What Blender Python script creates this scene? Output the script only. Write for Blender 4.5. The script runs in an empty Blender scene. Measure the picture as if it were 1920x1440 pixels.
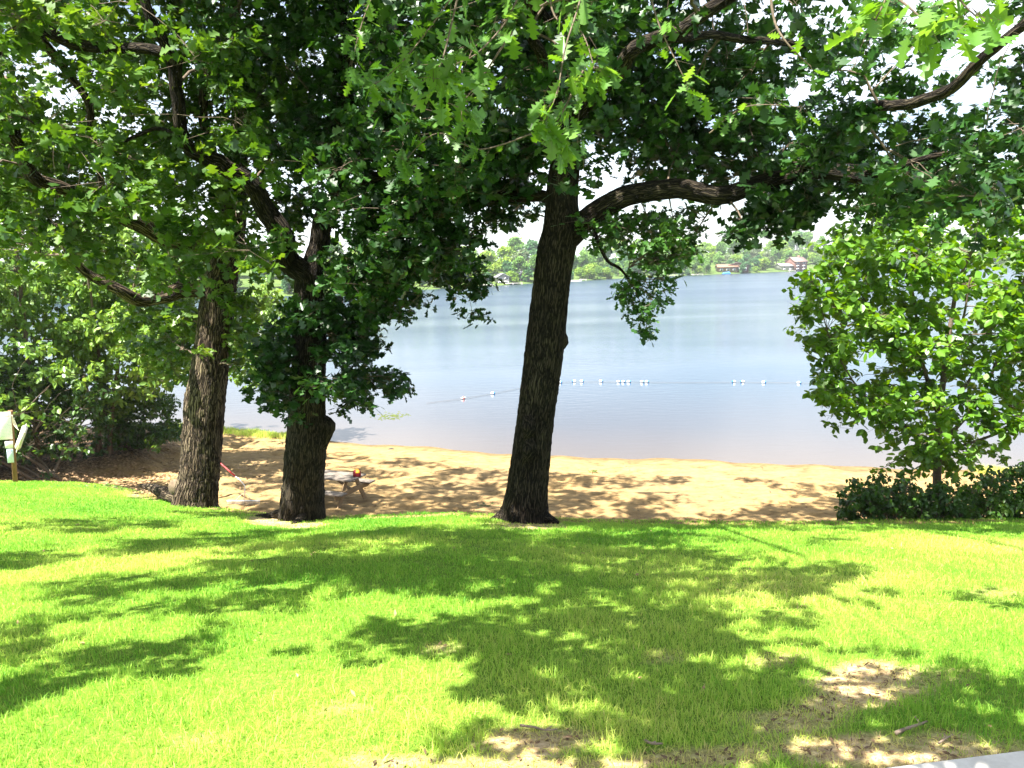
import bpy, math, random
import numpy as np
from mathutils import Vector, Matrix
R = math.radians
rng = np.random.default_rng(7)
random.seed(7)
S = bpy.context.scene
COL = S.collection

# ------------------------------------------------------------ camera, sky, sun, exposure
EYE = np.array([0.0, 0.0, 7.0]); FPX = 1450.0; PITCH = R(8.74); ROLL = R(1.2)
_f = np.array([0, math.cos(PITCH), -math.sin(PITCH)])
_r0 = np.array([1.0, 0, 0]); _u0 = np.array([0, math.sin(PITCH), math.cos(PITCH)])
_r = math.cos(ROLL)*_r0 - math.sin(ROLL)*_u0
_u = math.sin(ROLL)*_r0 + math.cos(ROLL)*_u0
cd = bpy.data.cameras.new('camera'); cam = bpy.data.objects.new('camera', cd); COL.objects.link(cam)
cd.sensor_width = 36; cd.lens = 36*FPX/1920; cd.clip_start = 0.05; cd.clip_end = 9000
M = Matrix(((_r[0], _u[0], -_f[0], EYE[0]), (_r[1], _u[1], -_f[1], EYE[1]), (_r[2], _u[2], -_f[2], EYE[2]), (0, 0, 0, 1)))
cam.matrix_world = M
S.camera = cam

SUN = np.array([-0.37, -0.33, 0.87]); SUN = SUN/np.linalg.norm(SUN)
SUN_EL = math.asin(SUN[2]); SUN_AZ = math.atan2(SUN[0], SUN[1])
w = bpy.data.worlds.new('World'); S.world = w; w.use_nodes = True
nt = w.node_tree; nt.nodes.clear()
wo = nt.nodes.new('ShaderNodeOutputWorld'); bg = nt.nodes.new('ShaderNodeBackground')
sky = nt.nodes.new('ShaderNodeTexSky'); sky.sky_type = 'NISHITA'; sky.sun_disc = False
sky.sun_elevation = SUN_EL; sky.sun_rotation = SUN_AZ
sky.air_density = 1.0; sky.dust_density = 1.2; sky.ozone_density = 1.0
# thin high cloud drawn over the sky by direction
tc = nt.nodes.new('ShaderNodeTexCoord'); mp = nt.nodes.new('ShaderNodeMapping'); mp.inputs['Scale'].default_value = (1.2, 1.2, 5.0)
nz = nt.nodes.new('ShaderNodeTexNoise'); nz.inputs['Scale'].default_value = 2.4; nz.inputs['Detail'].default_value = 8; nz.inputs['Roughness'].default_value = .6
rp = nt.nodes.new('ShaderNodeValToRGB'); rp.color_ramp.elements[0].position = .40; rp.color_ramp.elements[0].color = (0.12, 0.12, 0.12, 1)
rp.color_ramp.elements[1].position = .66; rp.color_ramp.elements[1].color = (0.85, 0.85, 0.85, 1)
mx = nt.nodes.new('ShaderNodeMix'); mx.data_type = 'RGBA'; mx.inputs[7].default_value = (8.5, 8.9, 9.4, 1)
L = nt.links.new
L(tc.outputs['Generated'], mp.inputs['Vector']); L(mp.outputs['Vector'], nz.inputs['Vector']); L(nz.outputs['Fac'], rp.inputs['Fac'])
L(rp.outputs['Color'], mx.inputs[0]); L(sky.outputs['Color'], mx.inputs[6]); L(mx.outputs[2], bg.inputs['Color'])
bg.inputs['Strength'].default_value = 0.05; L(bg.outputs[0], wo.inputs['Surface'])
sd = bpy.data.lights.new('sun', 'SUN'); sd.energy = 5.0; sd.angle = R(0.53); sd.color = (1.0, 0.95, 0.86)
sun = bpy.data.objects.new('sun', sd); COL.objects.link(sun); sun.location = (0, -5, 40)
sun.rotation_euler = Vector(SUN).to_track_quat('Z', 'Y').to_euler()
S.view_settings.view_transform = 'Standard'; S.view_settings.look = 'None'
S.cycles.max_bounces = 6; S.cycles.diffuse_bounces = 3; S.cycles.glossy_bounces = 2; S.cycles.transmission_bounces = 2
S.view_settings.exposure = 2.36; S.view_settings.gamma = 1.0

# ------------------------------------------------------------ helpers
def ray(px, py):
    return _f + _r*((px-960)/FPX) - _u*((py-720)/FPX)
def P(px, py, Y):
    """the world point seen at photo pixel (px, py) at Y metres in front of the viewer"""
    d = ray(px, py); return EYE + d*(Y/d[1])

def tag(o, label=None, cat=None, group=None, kind=None):
    if label: o['label'] = label
    if cat: o['category'] = cat
    if group: o['group'] = group
    if kind: o['kind'] = kind
    return o
def empty(name, loc, label, cat, group=None, rz=0.0):
    o = bpy.data.objects.new(name, None); COL.objects.link(o); o.location = tuple(float(v) for v in loc)
    o.rotation_euler = (0, 0, rz); o.empty_display_size = .2
    return tag(o, label, cat, group)

class MB:
    """collects verts / polygons (numpy blocks) and links them as one mesh object"""
    def __init__(s): s.v = []; s.n = 0; s.sz = []; s.idx = []; s.a = []; s.b = []
    def add(s, V, polys, a=0.5, b=None):
        V = np.asarray(V, float); s.v.append(V)
        s.sz.append(np.array([len(p) for p in polys], int))
        s.idx.append(np.concatenate([np.asarray(p, int) for p in polys]) + s.n); s.n += len(V)
        s.a.append(np.full(len(V), a) if np.isscalar(a) else np.asarray(a))
        s.b.append(V.copy() if b is None else b)
    def addblock(s, V, sz, idx, a, b=None):
        s.v.append(V); s.sz.append(sz); s.idx.append(idx + s.n); s.n += len(V); s.a.append(a)
        s.b.append(np.zeros((len(V), 3)) if b is None else b)
    def box(s, c, d, rot=None, a=0.5, bev=0.0):
        x, y, z = (q/2 for q in d)
        V = np.array([(sx*x, sy*y, sz*z) for sx in (-1, 1) for sy in (-1, 1) for sz in (-1, 1)])
        if rot is not None: V = V @ np.array(rot).T
        s.add(V + np.asarray(c, float), [(0,1,3,2), (4,6,7,5), (0,4,5,1), (2,3,7,6), (0,2,6,4), (1,5,7,3)], a)
    def beam(s, p, q, wd, th, a=0.5, up=(0,0,1)):
        p = np.asarray(p, float); q = np.asarray(q, float); d = q-p; ln = np.linalg.norm(d); d = d/ln
        upv = np.array(up, float)
        if abs(d @ upv) > .99: upv = np.array([0, 1.0, 0])
        sd_ = np.cross(upv, d); sd_ /= np.linalg.norm(sd_); u = np.cross(d, sd_)
        s.box((p+q)/2, (ln, wd, th), np.stack([d, sd_, u], 1), a)
    def build(s, name, mat, parent=None, smooth=False, attrs=False, local=False):
        me = bpy.data.meshes.new(name)
        V = np.concatenate(s.v); sz = np.concatenate(s.sz); idx = np.concatenate(s.idx)
        if parent is not None and not local:
            q = parent
            while q is not None: V = V - np.array(q.location); q = q.parent
        me.vertices.add(len(V)); me.vertices.foreach_set('co', V.astype(np.float32).ravel())
        me.loops.add(len(idx)); me.loops.foreach_set('vertex_index', idx.astype(np.int32))
        me.polygons.add(len(sz)); st = np.concatenate([[0], np.cumsum(sz)[:-1]])
        me.polygons.foreach_set('loop_start', st.astype(np.int32))
        if smooth: me.polygons.foreach_set('use_smooth', np.ones(len(sz), bool))
        at = me.attributes.new('rnd', 'FLOAT', 'POINT'); at.data.foreach_set('value', np.concatenate(s.a).astype(np.float32))
        if attrs:
            bt = me.attributes.new('bc', 'FLOAT_VECTOR', 'POINT'); bt.data.foreach_set('vector', np.concatenate(s.b).astype(np.float32).ravel())
        me.update(); me.validate()
        for m in (mat if isinstance(mat, (list, tuple)) else [mat]): me.materials.append(m)
        o = bpy.data.objects.new(name, me); COL.objects.link(o)
        if parent is not None: o.parent = parent
        return o

def resample(pts, rad, step):
    pts = np.asarray(pts, float); rad = np.asarray(rad, float)
    n = len(pts); out = []; ro = []
    for i in range(n-1):
        p0 = pts[max(i-1, 0)]; p1 = pts[i]; p2 = pts[i+1]; p3 = pts[min(i+2, n-1)]
        k = max(2, int(np.linalg.norm(p2-p1)/step))
        for j in range(k):
            t = j/k
            out.append(.5*((2*p1)+(-p0+p2)*t+(2*p0-5*p1+4*p2-p3)*t*t+(-p0+3*p1-3*p2+p3)*t**3)); ro.append(rad[i]*(1-t)+rad[i+1]*t)
    out.append(pts[-1]); ro.append(rad[-1])
    return np.array(out), np.array(ro)

def tube(mb, pts, rad, sides=8, step=None, rough=0.0, cap=True, a=0.5, flare=None):
    """skinned branch; bark coordinates (around, around, along) kept as attribute"""
    if step: pts, rad = resample(pts, rad, step)
    pts = np.asarray(pts, float); rad = np.asarray(rad, float); n = len(pts)
    T = np.gradient(pts, axis=0); T /= np.linalg.norm(T, axis=1)[:, None] + 1e-9
    nrm = np.array([1.0, 0, 0]) if abs(T[0][0]) < .8 else np.array([0, 1.0, 0])
    N = []
    for i in range(n):
        nrm = nrm - T[i]*(nrm @ T[i]); nrm /= np.linalg.norm(nrm); N.append(nrm.copy())
    N = np.array(N); B = np.cross(T, N)
    th = np.linspace(0, 2*math.pi, sides, endpoint=False)
    ln = np.concatenate([[0], np.cumsum(np.linalg.norm(np.diff(pts, axis=0), axis=1))])
    ct = np.cos(th); st = np.sin(th)
    rr = rad[:, None]*np.ones(sides)[None, :]
    if rough > 0:
        TH = th[None, :]; Z = ln[:, None]; ph = (pts[0].sum()*7) % 6.28
        rid = 0
        for k, (fr, am, wz) in enumerate(((3, .35, 1.1), (5, .3, 1.7), (17, .30, 2.6), (23, .28, 3.4), (31, .22, 5.0))):
            rid = rid + am*np.sin(fr*TH + ph*(k+1) + 1.6*np.sin(wz*Z + k) + .6*np.sin(wz*3.1*Z+k*2))
        rr = rr*(1 + rough*rid + rough*.5*rng.normal(size=rr.shape))
    if flare is not None:
        fl = np.array([flare(z, th) for z in ln]); rr = rr*fl
    V = pts[:, None, :] + rr[..., None]*(ct[None, :, None]*N[:, None, :] + st[None, :, None]*B[:, None, :])
    V = V.reshape(-1, 3)
    bc = np.stack([ct[None, :]*rad[:, None], st[None, :]*rad[:, None], np.broadcast_to(ln[:, None], (n, sides))], -1).reshape(-1, 3)
    i = np.arange(n-1)[:, None]*sides; j = np.arange(sides)[None, :]; j2 = (j+1) % sides
    F = np.stack([i+j, i+j2, i+sides+j2, i+sides+j], -1).reshape(-1, 4)
    sz = np.full(len(F), 4); idx = F.ravel()
    if cap:
        sz = np.concatenate([sz, [sides, sides]]); idx = np.concatenate([idx, np.arange(sides)[::-1], (n-1)*sides+np.arange(sides)])
    mb.addblock(V, sz, idx, np.full(len(V), a), bc)

# ------------------------------------------------------------ materials
def mat(name):
    m = bpy.data.materials.new(name); m.use_nodes = True
    n = m.node_tree.nodes; b = n['Principled BSDF']; return m, m.node_tree, n, b
def N(nt_, t, **kw):
    n = nt_.nodes.new('ShaderNode'+t)
    for k, v in kw.items():
        if k in n.inputs: n.inputs[k].default_value = v
        else: setattr(n, k, v)
    return n
def ramp(nt_, stops, interp='LINEAR'):
    r = nt_.nodes.new('ShaderNodeValToRGB'); r.color_ramp.interpolation = interp
    e = r.color_ramp.elements
    while len(e) < len(stops): e.new(.5)
    for i, (p, c) in enumerate(stops): e[i].position = p; e[i].color = tuple(c)+((1,) if len(c) == 3 else ())
    return r
def noisy(name, c0, c1, scale=8, rough=.8, bump=.3, dist=.01, detail=6, stretch=(1, 1, 1), coord='Object', spec=.3, metallic=0):
    m, t, n, b = mat(name); l = t.links.new
    tcx = N(t, 'TexCoord'); mpx = N(t, 'Mapping'); mpx.inputs['Scale'].default_value = stretch
    nzx = N(t, 'TexNoise', Scale=scale, Detail=detail, Roughness=.65); rx = ramp(t, [(.3, c0), (.7, c1)])
    l(tcx.outputs[coord], mpx.inputs[0]); l(mpx.outputs[0], nzx.inputs['Vector']); l(nzx.outputs['Fac'], rx.inputs[0]); l(rx.outputs[0], b.inputs['Base Color'])
    b.inputs['Roughness'].default_value = rough; b.inputs['Specular IOR Level'].default_value = spec; b.inputs['Metallic'].default_value = metallic
    if bump > 0:
        bp = N(t, 'Bump', Strength=bump, Distance=dist); l(nzx.outputs['Fac'], bp.inputs['Height']); l(bp.outputs[0], b.inputs['Normal'])
    return m
def leafmat(name, cols, trans=.45, rough=.42, spec=.5):
    m, t, n, b = mat(name); l = t.links.new
    at = N(t, 'Attribute'); at.attribute_name = 'rnd'
    rx = ramp(t, [(i/(len(cols)-1), c) for i, c in enumerate(cols)])
    l(at.outputs['Fac'], rx.inputs[0]); l(rx.outputs[0], b.inputs['Base Color'])
    b.inputs['Roughness'].default_value = rough; b.inputs['Specular IOR Level'].default_value = spec
    tr = N(t, 'BsdfTranslucent'); hs = N(t, 'HueSaturation', Hue=.475, Saturation=1.1, Value=1.9)
    l(rx.outputs[0], hs.inputs['Color']); l(hs.outputs[0], tr.inputs['Color'])
    ms = N(t, 'MixShader'); ms.inputs[0].default_value = trans
    l(b.outputs[0], ms.inputs[1]); l(tr.outputs[0], ms.inputs[2]); l(ms.outputs[0], n['Material Output'].inputs['Surface'])
    return m
def barkmat(name, dark, light, scale=30, zs=.16, bump=.9):
    m, t, n, b = mat(name); l = t.links.new
    at = N(t, 'Attribute'); at.attribute_name = 'bc'
    mpx = N(t, 'Mapping'); mpx.inputs['Scale'].default_value = (1, 1, zs)
    wn = N(t, 'TexNoise', Scale=6, Detail=3); 
    l(at.outputs['Vector'], wn.inputs['Vector'])
    vm = N(t, 'VectorMath', operation='MULTIPLY_ADD'); vm.inputs[1].default_value = (.07, .07, .25)
    l(wn.outputs['Color'], vm.inputs[0]); l(at.outputs['Vector'], vm.inputs[2]); l(vm.outputs[0], mpx.inputs[0])
    vo = N(t, 'TexVoronoi', Scale=scale, feature='DISTANCE_TO_EDGE'); nn = N(t, 'TexNoise', Scale=scale*2.2, Detail=8, Roughness=.7)
    l(mpx.outputs[0], vo.inputs['Vector']); l(mpx.outputs[0], nn.inputs['Vector'])
    r1 = ramp(t, [(0.0, (0, 0, 0)), (.22, (1, 1, 1))]); l(vo.outputs['Distance'], r1.inputs[0])
    mu = N(t, 'Math', operation='MULTIPLY_ADD'); mu.inputs[1].default_value = .6
    l(nn.outputs['Fac'], mu.inputs[0]); l(r1.outputs[0], mu.inputs[2])
    rc = ramp(t, [(.25, dark), (.75, tuple((a+c)/2 for a, c in zip(dark, light))), (1.35/1.6, light)])
    dv = N(t, 'Math', operation='DIVIDE'); dv.inputs[1].default_value = 1.6
    l(mu.outputs[0], dv.inputs[0]); l(dv.outputs[0], rc.inputs[0]); l(rc.outputs[0], b.inputs['Base Color'])
    lv = N(t, 'TexNoise', Scale=2.2, Detail=5, Roughness=.6); l(at.outputs['Vector'], lv.inputs['Vector'])
    lr_ = ramp(t, [(.32, (.55, .50, .46)), (.52, (1, 1, 1)), (.70, (1.5, 1.6, 1.35))]); l(lv.outputs['Fac'], lr_.inputs[0])
    mm_ = N(t, 'Mix', data_type='RGBA', blend_type='MULTIPLY'); mm_.inputs[0].default_value = 1; l(rc.outputs[0], mm_.inputs[6]); l(lr_.outputs[0], mm_.inputs[7]); l(mm_.outputs[2], b.inputs['Base Color'])
    bp = N(t, 'Bump', Strength=bump, Distance=.03); l(mu.outputs[0], bp.inputs['Height']); l(bp.outputs[0], b.inputs['Normal'])
    b.inputs['Roughness'].default_value = .9; b.inputs['Specular IOR Level'].default_value = .15
    return m
def flat(name, c, rough=.6, spec=.3):
    return noisy(name, tuple(v*.88 for v in c), tuple(min(1, v*1.08) for v in c), scale=12, rough=rough, bump=.1, dist=.002, spec=spec)

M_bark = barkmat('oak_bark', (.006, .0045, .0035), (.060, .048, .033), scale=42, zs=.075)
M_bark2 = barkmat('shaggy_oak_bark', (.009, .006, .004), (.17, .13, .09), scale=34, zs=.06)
M_twig = noisy('twig_bark', (.05, .04, .03), (.16, .12, .085), scale=30, rough=.9, bump=.4)
M_wood_cut = noisy('cut_wood', (.07, .05, .03), (.16, .12, .08), scale=20, rough=.9)
M_leafA = leafmat('oak_leaf_deep', [(.009, .034, .006), (.020, .070, .010), (.042, .115, .016)], trans=.25)
M_leafB = leafmat('oak_leaf_fresh', [(.022, .062, .008), (.05, .12, .014), (.11, .19, .025)], trans=.34)
M_leafC = leafmat('oak_leaf_yellowish', [(.06, .09, .012), (.10, .15, .02), (.16, .19, .035)], trans=.45)
M_leafR = leafmat('broad_leaf_bright', [(.04, .11, .008), (.085, .20, .014), (.15, .28, .03)], trans=.38)
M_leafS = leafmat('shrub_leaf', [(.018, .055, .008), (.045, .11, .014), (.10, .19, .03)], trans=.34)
M_leafL = leafmat('bank_leaf_light', [(.03, .075, .012), (.08, .17, .025), (.16, .27, .05)], trans=.35)
M_leafN = leafmat('near_oak_leaf', [(.04, .11, .012), (.07, .17, .02), (.12, .24, .04)], trans=.42, rough=.4)

# ------------------------------------------------------------ terrain
def proj(V):
    d = V - EYE; z = d @ _f
    z = np.where(z < .05, .05, z)
    return 960 + FPX*(d @ _r)/z, 720 - FPX*(d @ _u)/z
_c = np.array([P(*q) for q in [(-200,898,20),(0,904,17.5),(100,905,16.6),(200,912,15.4),(270,930,14.4),(340,945,13.6),(400,956,13),(500,969,12.2),(600,976,11.6),(700,973,11.0),
      (850,967,10.6),(1000,978,10.5),(1200,984,10.5),(1500,987,10.6),(1900,981,11.0),(2300,975,11.8)]])
def yc(X): return np.interp(X, _c[:, 0], _c[:, 1])
def zc(X): return np.interp(X, _c[:, 0], _c[:, 2])
def hit0(px, py):
    d = ray(px, py); return EYE + d*(-7.0/d[2])
_s = np.array([hit0(*q) for q in [(-350,800),(100,800),(300,801),(430,808),(540,816),(640,829),(830,841),(1000,855),(1300,862),(1550,874),(1900,884),(2300,893)]])
def Ys(X): return np.interp(X, _s[:, 0], _s[:, 1]) + .12*np.sin(X*1.3) + .07*np.sin(X*3.7+1)
def litter(X, y):
    """0..1 how far inside the shrubby bank on the left"""
    e = np.interp(y, _lit[:, 1], _lit[:, 0])
    return np.clip((e - X)/1.2 + .3*np.sin(y*2.1+X) , 0, 1)*np.clip((y-19.0)/1.0, 0, 1)
_lit = np.array([P(px_, py_, Y_)*1.0 for px_, py_, Y_ in [(0,897,19.6),(60,890,20.2),(120,877,21.4),(200,862,22.8),(270,851,24.2),(345,840,25.8),(360,825,28),(350,812,30),(330,800,34)]])
def bumps(X, y, s=1.0):
    return s*(.5*np.sin(X*.9+y*.7)+.3*np.sin(X*2.3-y*1.9+1)+.2*np.sin(X*4.1+y*3.3+2))
def lawn_z(X, y):
    t = np.clip((y-2.2)/(yc(X)-2.2), 0, 1.05)
    return 5.45 + (zc(X)-5.45)*t + .05*np.sin(math.pi*np.clip(t, 0, 1)) + bumps(X, y, .018)*np.clip(t*3, 0, 1)*np.clip((1-t)*6, 0, 1)
def sand_z(X, y):
    d = Ys(X)-y
    return np.where(d > 0, d*.066 + .012*np.clip(d, 0, 3), d*.06) + bumps(X*1.7, y*1.3, .02)*np.clip(d/3, 0, 1)
def beach_z(X, y):
    W = np.interp(X, [-12, -6, -3, 0], [1.6, 2.2, 3.2, 3.6])
    s = np.clip((y-yc(X))/W, 0, 1); s = s*s*(3-2*s)
    z = sand_z(X, y); z = z + (zc(X)-z)*(1-s)
    # cut edge: ground drops behind the crest like a real bank
    z = z + litter(X, y)*np.interp(y, [18, 21, 27, 31], [0, .35, .55, 0])
    return np.maximum(z, -3.0)
def ground(X, y):
    X = np.asarray(X, float); y = np.asarray(y, float)
    return np.where(y <= yc(X), lawn_z(X, y), beach_z(X, y))

def smooth_noise(X, Y, f, seed=0, octs=3):
    r = np.random.default_rng(seed); out = 0; amp = 1; tot = 0
    for o in range(octs):
        for k in range(5):
            a = r.uniform(0, 6.28); ph = r.uniform(0, 6.28); ff = f*(2**o)*r.uniform(.7, 1.4)
            out = out + amp*np.sin(ff*(X*math.cos(a)+Y*math.sin(a)) + ph + 1.3*np.sin(ff*.6*(X*math.sin(a)-Y*math.cos(a))+ph*2))
        tot += amp*2.2; amp *= .55
    return out/tot
# worn patches of the lawn, (px, py, half width, half height, strength)
DIRT = [(1640,1285,110,42,1.0),(1560,1320,70,30,.8),(1020,1392,105,30,1.0),(1880,1425,200,38,.9),(1640,1415,240,32,1.0),(1330,1425,190,26,.95),(760,1432,90,22,.8),
        (1480,1350,90,25,.7),(820,1212,26,9,.6),(1060,1440,300,22,.8),(1770,1270,60,18,.35),(300,925,60,12,.8),(520,974,70,9,.9),(1790,1395,150,28,.75),(985,985,85,8,.8),(560,984,70,7,.8),(1250,1230,40,14,.35),(640,1330,60,16,.35),(1880,1110,60,14,.3),(1450,1240,50,16,.45),(360,1390,70,16,.3)]
def dirt(V):
    px, py = proj(V); d = np.zeros(len(V))
    wob = smooth_noise(V[:, 0], V[:, 1], 5, 3); wob2 = smooth_noise(V[:, 0], V[:, 1], 26, 4)
    for (cx, cy, a, b_, s) in DIRT:
        q = ((px-cx)/a)**2 + ((py-cy)/b_)**2
        d = np.maximum(d, s*np.clip(1.3 - q + .6*wob + .5*wob2, 0, 1))
    return np.where(V[:, 1] > 1.2, d, 0.0)

def grid(name, m, xs, ys, zf, af, smooth=True):
    nx, ny = ys.shape
    X = np.broadcast_to(xs[:, None], ys.shape); Z = zf(X, ys)
    V = np.stack([X, ys, Z], -1).reshape(-1, 3)
    i = np.arange(nx-1)[:, None]*ny; j = np.arange(ny-1)[None, :]
    F = np.stack([i+j, i+ny+j, i+ny+j+1, i+j+1], -1).reshape(-1, 4)
    mb = MB(); mb.addblock(V, np.full(len(F), 4), F.ravel(), af(V))
    o = mb.build(name, m, smooth=smooth); tag(o, kind='structure'); return o

# lawn soil
m, t, n, b = mat('lawn_soil'); l = t.links.new
tcx = N(t, 'TexCoord'); at = N(t, 'Attribute'); at.attribute_name = 'rnd'
n1 = N(t, 'TexNoise', Scale=26, Detail=8, Roughness=.7); n2 = N(t, 'TexNoise', Scale=1.3, Detail=4)
l(tcx.outputs['Object'], n1.inputs['Vector']); l(tcx.outputs['Object'], n2.inputs['Vector'])
g = ramp(t, [(.3, (.06, .13, .014)), (.55, (.15, .25, .03)), (.8, (.30, .32, .08))]); l(n1.outputs['Fac'], g.inputs[0])
dd = ramp(t, [(.3, (.13, .075, .04)), (.46, (.40, .28, .15)), (.64, (.60, .46, .28))]); l(n1.outputs['Fac'], dd.inputs[0])
mxx = N(t, 'Mix', data_type='RGBA'); l(at.outputs['Fac'], mxx.inputs[0]); l(g.outputs[0], mxx.inputs[6]); l(dd.outputs[0], mxx.inputs[7])
l(mxx.outputs[2], b.inputs['Base Color']); b.inputs['Roughness'].default_value = .95; b.inputs['Specular IOR Level'].default_value = .1
bp = N(t, 'Bump', Strength=.8, Distance=.02); l(n1.outputs['Fac'], bp.inputs['Height']); l(bp.outputs[0], b.inputs['Normal'])
M_soil = m
xs = np.linspace(-30, 30, 400); tt = np.concatenate([np.linspace(0, .3, 12)[:-1], np.linspace(.3, 1, 170)])
ys = -8 + (yc(xs)[:, None]+8)*tt[None, :]
grid('lawn', M_soil, xs, ys, lawn_z, dirt)

# sand and leaf litter
m, t, n, b = mat('beach_sand'); l = t.links.new
tcx = N(t, 'TexCoord'); at = N(t, 'Attribute'); at.attribute_name = 'rnd'
n1 = N(t, 'TexNoise', Scale=3.2, Detail=10, Roughness=.72); n2 = N(t, 'TexNoise', Scale=.35, Detail=4); n3 = N(t, 'TexNoise', Scale=14, Detail=8, Roughness=.75)
mp1 = N(t, 'Mapping'); mp1.inputs['Scale'].default_value = (.8, 1.3, 1)
l(tcx.outputs['Object'], mp1.inputs[0]); l(mp1.outputs[0], n1.inputs['Vector'])
for q in (n2, n3): l(tcx.outputs['Object'], q.inputs['Vector'])
s1 = ramp(t, [(.34, (.12, .075, .034)), (.44, (.24, .162, .075)), (.60, (.33, .225, .103))]); l(n1.outputs['Fac'], s1.inputs[0])
s2 = ramp(t, [(.35, (.80, .82, .86)), (.65, (1, .97, .90))]); l(n2.outputs['Fac'], s2.inputs[0])
ml = N(t, 'Mix', data_type='RGBA', blend_type='MULTIPLY'); ml.inputs[0].default_value = 1; l(s1.outputs[0], ml.inputs[6]); l(s2.outputs[0], ml.inputs[7])
li = ramp(t, [(.40, (.035, .022, .014)), (.5, (.10, .065, .035)), (.58, (.30, .20, .12)), (.66, (.07, .09, .02))]); l(n3.outputs['Fac'], li.inputs[0])
mxx = N(t, 'Mix', data_type='RGBA'); l(at.outputs['Fac'], mxx.inputs[0]); l(ml.outputs[2], mxx.inputs[6]); l(li.outputs[0], mxx.inputs[7])
# wet sand near and under the water: by height
sx = N(t, 'SeparateXYZ'); l(tcx.outputs['Object'], sx.inputs[0])
mr = N(t, 'MapRange'); mr.inputs['From Min'].default_value = .02; mr.inputs['From Max'].default_value = .07; mr.inputs['To Min'].default_value = .62; mr.inputs['To Max'].default_value = 1
l(sx.outputs['Z'], mr.inputs['Value'])
mw = N(t, 'Mix', data_type='RGBA', blend_type='MULTIPLY'); mw.inputs[0].default_value = 1; l(mxx.outputs[2], mw.inputs[6]); l(mr.outputs[0], mw.inputs[7])
l(mw.outputs[2], b.inputs['Base Color']); b.inputs['Roughness'].default_value = .95; b.inputs['Specular IOR Level'].default_value = .1
bp = N(t, 'Bump', Strength=.9, Distance=.06); l(n1.outputs['Fac'], bp.inputs['Height'])
bp2 = N(t, 'Bump', Strength=.5, Distance=.02); l(n3.outputs['Fac'], bp2.inputs['Height']); l(bp.outputs[0], bp2.inputs['Normal']); l(bp2.outputs[0], b.inputs['Normal'])
M_sand = m
xs = np.linspace(-34, 34, 560)
tt = np.linspace(0, 1, 230)
ysn = yc(xs)[:, None] + (Ys(xs)[:, None]+1.5-yc(xs)[:, None])*tt[None, :]
def beach_rough(X, y):
    z = beach_z(X, y); d = np.clip((Ys(X)-y)/1.5, 0, 1)*np.clip((y-yc(X))/1.0, 0, 1)
    f = smooth_noise(X, y*1.4, 3.4, 11, 3)
    return z + d*(.036*f - .045*np.clip(-f-.15, 0, 1) + .012*smooth_noise(X, y*1.3, 14, 12, 2))
grid('beach_sand', M_sand, xs, ysn, beach_rough, lambda V: litter(V[:, 0], V[:, 1]))
# lake bed from the beach to beyond the far shore: one wide sheet
xs = np.concatenate([np.linspace(-3500, -60, 16), np.linspace(-34, 34, 30), np.linspace(60, 3500, 16)])
ysf = (Ys(np.clip(xs, -34, 34))+1.45)[:, None] + np.concatenate([[0, 5, 15, 40], np.geomspace(80, 4500, 14)])[None, :]
grid('lake_bed', M_sand, xs, ysf, lambda X, y: np.maximum((Ys(np.clip(X, -34, 34))-y)*.06, -3.0), lambda V: np.zeros(len(V)))
# ground behind and beside the viewer
for nm, (x0, x1, y0, y1) in {'side_ground': (-900, -30, -900, 19.5), 'side_ground_b': (30, 900, -900, 13), 'back_ground': (-30, 30, -900, -8)}.items():
    xs2 = np.linspace(x0, x1, 12); ys2 = np.broadcast_to(np.linspace(y0, y1, 12)[None, :], (12, 12))
    grid('ground', M_soil, xs2, ys2, lambda X, y: np.where(y < 2.2, 5.45, np.interp(y, [2.2, 19], [5.45, 1.6])), lambda V: np.zeros(len(V)))

# ------------------------------------------------------------ water
m, t, n, b = mat('lake_water'); l = t.links.new
tcx = N(t, 'TexCoord'); mp1 = N(t, 'Mapping'); mp1.inputs['Scale'].default_value = (.55, 1.5, 1)
l(tcx.outputs['Object'], mp1.inputs[0])
w1 = N(t, 'TexNoise', Scale=1.6, Detail=4, Roughness=.6); w2 = N(t, 'TexNoise', Scale=.022, Detail=3, Roughness=.5); w3 = N(t, 'TexNoise', Scale=7, Detail=3)
mp2 = N(t, 'Mapping'); mp2.inputs['Scale'].default_value = (.5, 2.0, 1); l(tcx.outputs['Object'], mp2.inputs[0])
l(mp1.outputs[0], w1.inputs['Vector']); l(mp2.outputs[0], w2.inputs['Vector']); l(mp1.outputs[0], w3.inputs['Vector'])
# calm lanes and wind-ruffled lanes: ripple strength by noise and by distance offshore
sx = N(t, 'SeparateXYZ'); l(tcx.outputs['Object'], sx.inputs[0])
far = N(t, 'MapRange'); far.inputs['From Min'].default_value = 34; far.inputs['From Max'].default_value = 150; far.inputs['To Min'].default_value = .03; far.inputs['To Max'].default_value = .45
l(sx.outputs['Y'], far.inputs['Value'])
rl = ramp(t, [(.40, (.25, .25, .25)), (.60, (1, 1, 1))]); l(w2.outputs['Fac'], rl.inputs[0])
mu = N(t, 'Math', operation='MULTIPLY'); l(far.outputs[0], mu.inputs[0]); l(rl.outputs[0], mu.inputs[1])
bp = N(t, 'Bump', Distance=.35); l(w1.outputs['Fac'], bp.inputs['Height']); l(mu.outputs[0], bp.inputs['Strength'])
bp2 = N(t, 'Bump', Strength=.05, Distance=.05); l(w3.outputs['Fac'], bp2.inputs['Height']); l(bp.outputs[0], bp2.inputs['Normal'])
at = N(t, 'Attribute'); at.attribute_name = 'rnd'
cr = ramp(t, [(0, (.085, .07, .06)), (.10, (.055, .055, .06)), (.30, (.03, .045, .065)), (.7, (.022, .04, .07)), (1, (.02, .035, .06))])
l(at.outputs['Fac'], cr.inputs[0]); l(cr.outputs[0], b.inputs['Base Color'])
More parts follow.
